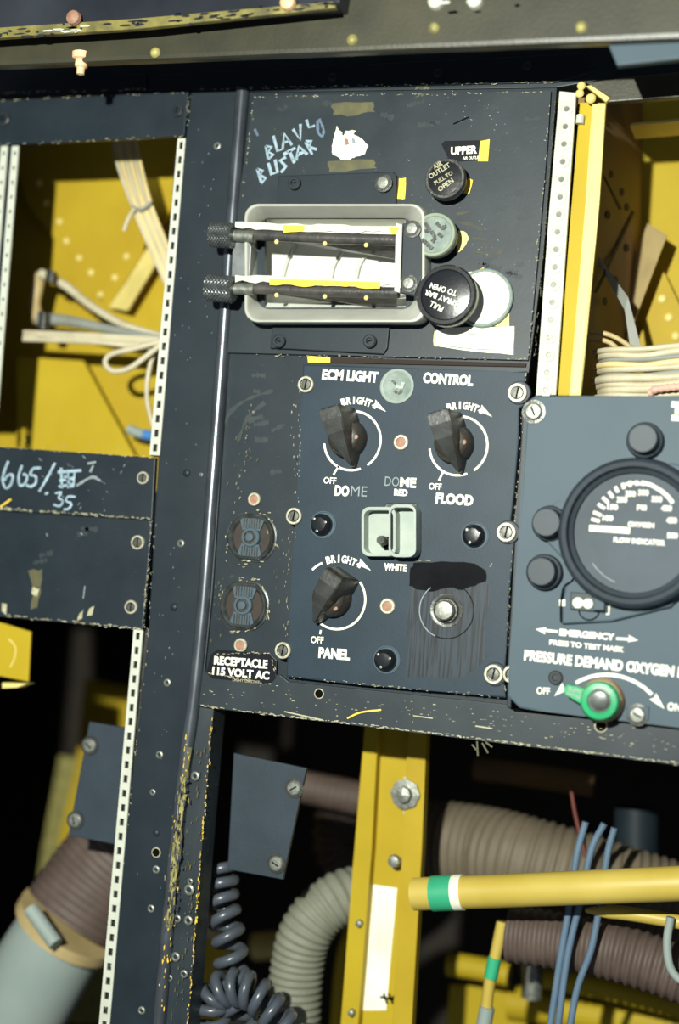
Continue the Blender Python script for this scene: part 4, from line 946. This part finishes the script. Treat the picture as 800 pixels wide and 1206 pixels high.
o = slab('fitting_block', [(50, 500, .11), (66, 490, .11), (76, 498, .11), (60, 534, .11), (48, 530, .11)], .01, 'tan'); tag(o, 'small tan block low in the left bay', 'block')

# ------------------------------------------------------------------ lower compartments
o = slab('yellow_box', [(-60, 722), (0, 733), (36, 744), (33, 803), (-60, 785)], .002, 'yellow', Y=.02, bevel=.001); tag(o, 'bright yellow box corner under the blank panel at the left edge', 'box')
slab('box_lip', [(2, 804), (33, 805), (20, 810), (2, 811)], .01, 'ylt', o, Y=.018)
ribbon('pale_scratch', [[(10, 752), (18, 762), (17, 775), (12, 786)]], 1.5, 'ylt', o, .0197)
o = slab('bay_web', [(100, 800, .36), (230, 820, .36), (230, 1100, .36), (60, 1100, .36), (70, 985, .36), (90, 900, .36)], .004, 'ochre', bevel=0); tag(o, 'blurred ochre web behind the left mounting plate', 'web')
o = slab('bay_web', [(70, 890, .40), (150, 900, .40), (130, 1206, .40), (20, 1206, .40), (50, 1000, .40)], .004, 'worny', bevel=0); tag(o, 'blurred dim olive web behind the brown hose end', 'web')
hs = tube('brown_hose', [(205, 940, .14), (160, 985, .13), (118, 1035, .12), (86, 1081, .11)], 62, 'brown', ridge=(9, .015), sides=32, n=6)
tag(hs, 'fat brown ribbed hose behind the perforated strip at lower left', 'hose')
wp = tube('white_pipe', [(82, 1090, .11), (60, 1122, .11), (20, 1190, .11), (-30, 1270, .11)], 63, 'pipew', sides=32, n=5, taper=lambda t: .86 + .1 * t); tag(wp, 'blurred off-white pipe in the lower left corner', 'pipe')
cp_ = tube('hose_clamp', [(83, 1085, .11), (76, 1096, .11)], 65, 'tan', wp, sides=32, n=3, label='tan metal band clamp')
tube('clamp_screw', [(36, 1070, .065), (66, 1112, .06)], 9, 'pipew', cp_, n=3)
# plunge area right of the column
o = slab('bay_web', [(232, 1090, .2), (275, 1105, .2), (262, 1260, .2), (225, 1260, .2)], .004, 'ochre', bevel=0); tag(o, 'ochre web behind the coiled cord', 'web')
o = tube('grey_elbow', [(225, 1080, .12), (250, 1092, .13), (262, 1096, .15)], 14, 'tan', n=4); tag(o, 'blurred pale fitting left of the coiled cord', 'fitting')
# coiled cord
def coil(name, axis, R0, r0, turns, label, grp='strands of coiled cord'):
    A = smoothpath([at(*p) for p in axis], 12); kk = k(*axis[1]); path = []; N = turns * 18
    for i in range(N + 1):
        t = i / N; q = t * (len(A) - 1); j = min(len(A) - 2, int(q)); p = A[j].lerp(A[j + 1], q - j); d = (A[j + 1] - A[j]).normalized()
        s1 = d.cross(Vector((0, 1, 0))).normalized(); s2 = d.cross(s1); a = 2 * PI * turns * t
        path.append(p + (s1 * math.cos(a) + s2 * math.sin(a)) * R0 * kk)
    c = cen(path); bm = bmesh.new(); tube_bm(bm, path, r0 * kk, 10, c); o = link(name, tomesh(bm, name, True, 1.2), 'coil', c)
    return tag(o, label, 'cord', grp)
coil('coiled_cord', [(262, 1020, .05), (262, 1060, .045), (270, 1110, .04), (276, 1170, .04), (292, 1240, .04)], 15, 6.5, 9, 'grey coiled cord hanging beside the column')
coil('coiled_cord', [(248, 1230, .035), (256, 1170, .032), (300, 1170, .03), (345, 1225, .03)], 17, 6.5, 10, 'grey coiled cord curled across the bottom edge')
# ribbed grey hose
o = tube('ribbed_hose', [(440, 1050, .14), (400, 1058, .12), (365, 1090, .11), (350, 1140, .11), (345, 1240, .11)], 31, 'olivehose', ridge=(8.5, .045), sides=28, n=8); tag(o, 'grey ribbed hose curving down beside the yellow post', 'hose')
for i, (pts, r) in enumerate((([(355, 925, .24), (420, 940, .24), (470, 950, .24)], 20), ([(430, 925, .30), (410, 985, .30), (440, 1040, .3)], 42))):
    o = tube('brown_hose', pts, r, 'brown', ridge=(8, .05), sides=20); tag(o, ('thin blurred brown hose reaching the yellow post from the left', 'blurred brown hose bulging left of the yellow post')[i], 'hose')
o = tube('background_fitting', [(300, 1115, .3), (340, 1112, .3)], 16, 'ylt', n=3); tag(o, 'blurred pale yellow fitting behind the coiled cord', 'fitting')
o = tube('yellow_tube', [(428, 1080, .22), (405, 1125, .22), (395, 1240, .22)], 9, 'yellow', n=6); tag(o, 'thin yellow tube between ribbed hose and yellow post', 'tube')
# yellow post
yp = slab('yellow_post', [(430, 850, .11), (503, 855, .11), (500, 950, .11), (484, 1260, .11), (400, 1260, .11), (415, 1050, .11)], .004, 'yellow', bevel=0)
tag(yp, 'yellow channel post with bolts and a white tape patch', 'post')
slab('left_flange', [(430, 850, .100), (446, 850, .100), (438, 1000, .100), (418, 1260, .100), (397, 1260, .100), (415, 1030, .100)], .01, 'yellow', yp)
slab('right_flange', [(481, 853, .100), (503, 855, .100), (497, 1000, .100), (482, 1260, .100), (459, 1260, .100), (474, 1000, .100)], .01, 'ochre', yp, label='ochre right flange')
slab('tape_patch', [(440, 1042), (468, 1046), (455, 1190), (428, 1190)], .0005, 'paper', yp, Y=.1095, bevel=0, label='white tape patch')
ribbon('insect_mark', [[(448, 1174), (468, 1178)], [(452, 1170), (456, 1182)], [(458, 1170), (463, 1182)], [(466, 1172), (462, 1176)]], 2.5, 'void', yp, .1085)
bl_ = link('bolt', lathe_me('bolt', [(.011, 0), (.011, .002), (.006, .0025), (.0055, .008), (0, .009)], 8, ['steel'], smooth=False), None, at(478, 935, .099), yp)
blob('bare_patch', [(476, 915), (494, 918), (496, 940), (490, 955), (476, 960), (472, 940)], 'strip', yp, .1092, rough=1.5)
for x, y, r in ((465, 1014, 9), (424, 1087, 5), (415, 1192, 5)): link('bolt', lathe_me('bolt', [(r * u, 0), (r * .8 * u, .004), (0, .005)], 8, ['steel']), None, at(x, y, .099), yp)
# yellow pipe
pp = tube('yellow_pipe', [(492, 1053, .075), (600, 1048, .07), (720, 1044, .06), (900, 1036, .055)], 20, 'pipey', sides=28, n=6) if 'pipey' in M else None
M['pipey'] = mat('pale_yellow_pipe', (.60, .46, .10), .45, var=(.52, .38, .06), varscale=20)
pp = tube('yellow_pipe', [(488, 1053, .075), (600, 1049, .07), (720, 1044, .06), (900, 1036, .055)], 20, 'pipey', sides=28, n=6)
tag(pp, 'thick yellow pipe with a green and white band running right from the post', 'pipe')
tube('green_band', [(510, 1052.4, .0742), (535, 1051.3, .0734)], 20.6, 'greenband', pp, sides=28, n=2, label='green band')
tube('white_band', [(535, 1051.3, .0734), (546, 1050.9, .073)], 20.6, 'paper', pp, sides=28, n=2, label='cream band')
# hoses behind
o = tube('brown_hose', [(470, 990, .20), (560, 1000, .19), (640, 1020, .18), (800, 1070, .2), (960, 1110, .22)], 52, 'brownbig', ridge=(11, .03), sides=30, n=6); tag(o, 'largest brown ribbed hose just above the yellow pipe', 'hose')
o = tube('brown_hose', [(600, 1100, .13), (680, 1112, .13), (760, 1132, .13), (900, 1184, .13)], 33, 'brown', ridge=(11, .05), sides=26, n=6); tag(o, 'brown ribbed hose below the yellow pipe at lower right', 'hose')
o = tube('pale_tube', [(690, 1072, .10), (740, 1076, .10), (830, 1092, .10), (940, 1120, .1)], 8.5, 'pipey', n=5, taper=lambda t: min(1, .3 + 4 * t)); tag(o, 'pale yellow tube just under the thick yellow pipe', 'tube')
o = tube('sensor_rod', [(592, 1085, .12), (585, 1120, .12), (575, 1170, .12), (568, 1250, .12)], 7, 'pipey', n=5); tag(o, 'thin yellow rod with green band below the yellow pipe', 'rod')
tube('green_band', [(583, 1128, .119), (578, 1152, .119)], 8, 'greenband', o, n=3); tube('white_end', [(574, 1186, .119), (568, 1220, .119)], 9, 'pipew', o, n=3)
for i, pts in enumerate((([(528, 1135, .26), (560, 1140, .26), (600, 1148, .26)], 14), ([(640, 1150, .26), (720, 1165, .25), (860, 1200, .25)], 14), ([(600, 1180, .3), (700, 1195, .3), (860, 1215, .3)], 20))):
    o = tube('yellow_tube', pts[0], pts[1], 'yellow', n=5, sides=16); tag(o, ('short blurred yellow tube left of the thin rod', 'blurred yellow tube crossing under the lower brown hose', 'lowest blurred yellow tube at the bottom right')[i], 'tube')
o = slab('yellow_block', [(530, 1160, .3), (620, 1165, .3), (620, 1260, .3), (520, 1260, .3)], .01, 'yellow'); tag(o, 'blurred yellow block at the bottom right of the post', 'block')
o = tube('clamp_fitting', [(628, 1120, .22), (628, 1150, .22), (626, 1175, .22)], 12, 'steel', n=4); tag(o, 'blurred metal fitting between the yellow tubes', 'fitting')
o = tube('hook_wire', [(790, 1080, .09), (786, 1110, .09), (790, 1140, .09), (806, 1156, .09), (830, 1150, .09)], 5, 'pipew', n=6); tag(o, 'pale curved wire at the lower right edge', 'wire')
bw = [([(690, 968, .10), (680, 1005, .10), (672, 1060, .10), (660, 1130, .10), (645, 1230, .10)], 'leftmost'), ([(712, 970, .10), (697, 1000, .10), (684, 1060, .10), (668, 1130, .10), (655, 1230, .10)], 'middle'), ([(724, 975, .10), (716, 1005, .10), (706, 1070, .10), (696, 1120, .10), (680, 1165, .1), (668, 1230, .10)], 'rightmost')]
for pts, w in bw: tag(tube('blue_wire', pts, 4.2, 'blue', n=6), w + ' blue-grey wire passing behind the yellow pipe', 'wire', 'blue-grey wires behind the yellow pipe')
o = tube('red_wire', [(672, 930, .16), (678, 960, .16), (690, 1010, .16)], 2.5, 'redw', n=5) if 'redw' in M else None
M['redw'] = mat('red_wire', (.12, .03, .02), .5)
o = tube('red_wire', [(672, 925, .16), (678, 960, .16), (690, 1010, .16)], 2.5, 'redw', n=5); tag(o, 'thin red wire left of the blue-grey wires', 'wire')
o = tube('yellow_tube', [(590, 968, .26), (640, 980, .26), (690, 1000, .26)], 7, 'yellow', n=4); tag(o, 'thin yellow tube along the top of the large brown hose', 'tube')
o = tube('background_tube', [(560, 905, .30), (640, 915, .30), (700, 925, .3)], 14, 'bayb', n=4); tag(o, 'dim brown tube in shadow under the sill', 'tube')
o = tube('dark_cylinder', [(750, 950, .22), (750, 1010, .22)], 26, 'paint', n=3, sides=20); tag(o, 'dark cylinder in shadow right of the blue-grey wires', 'cylinder')
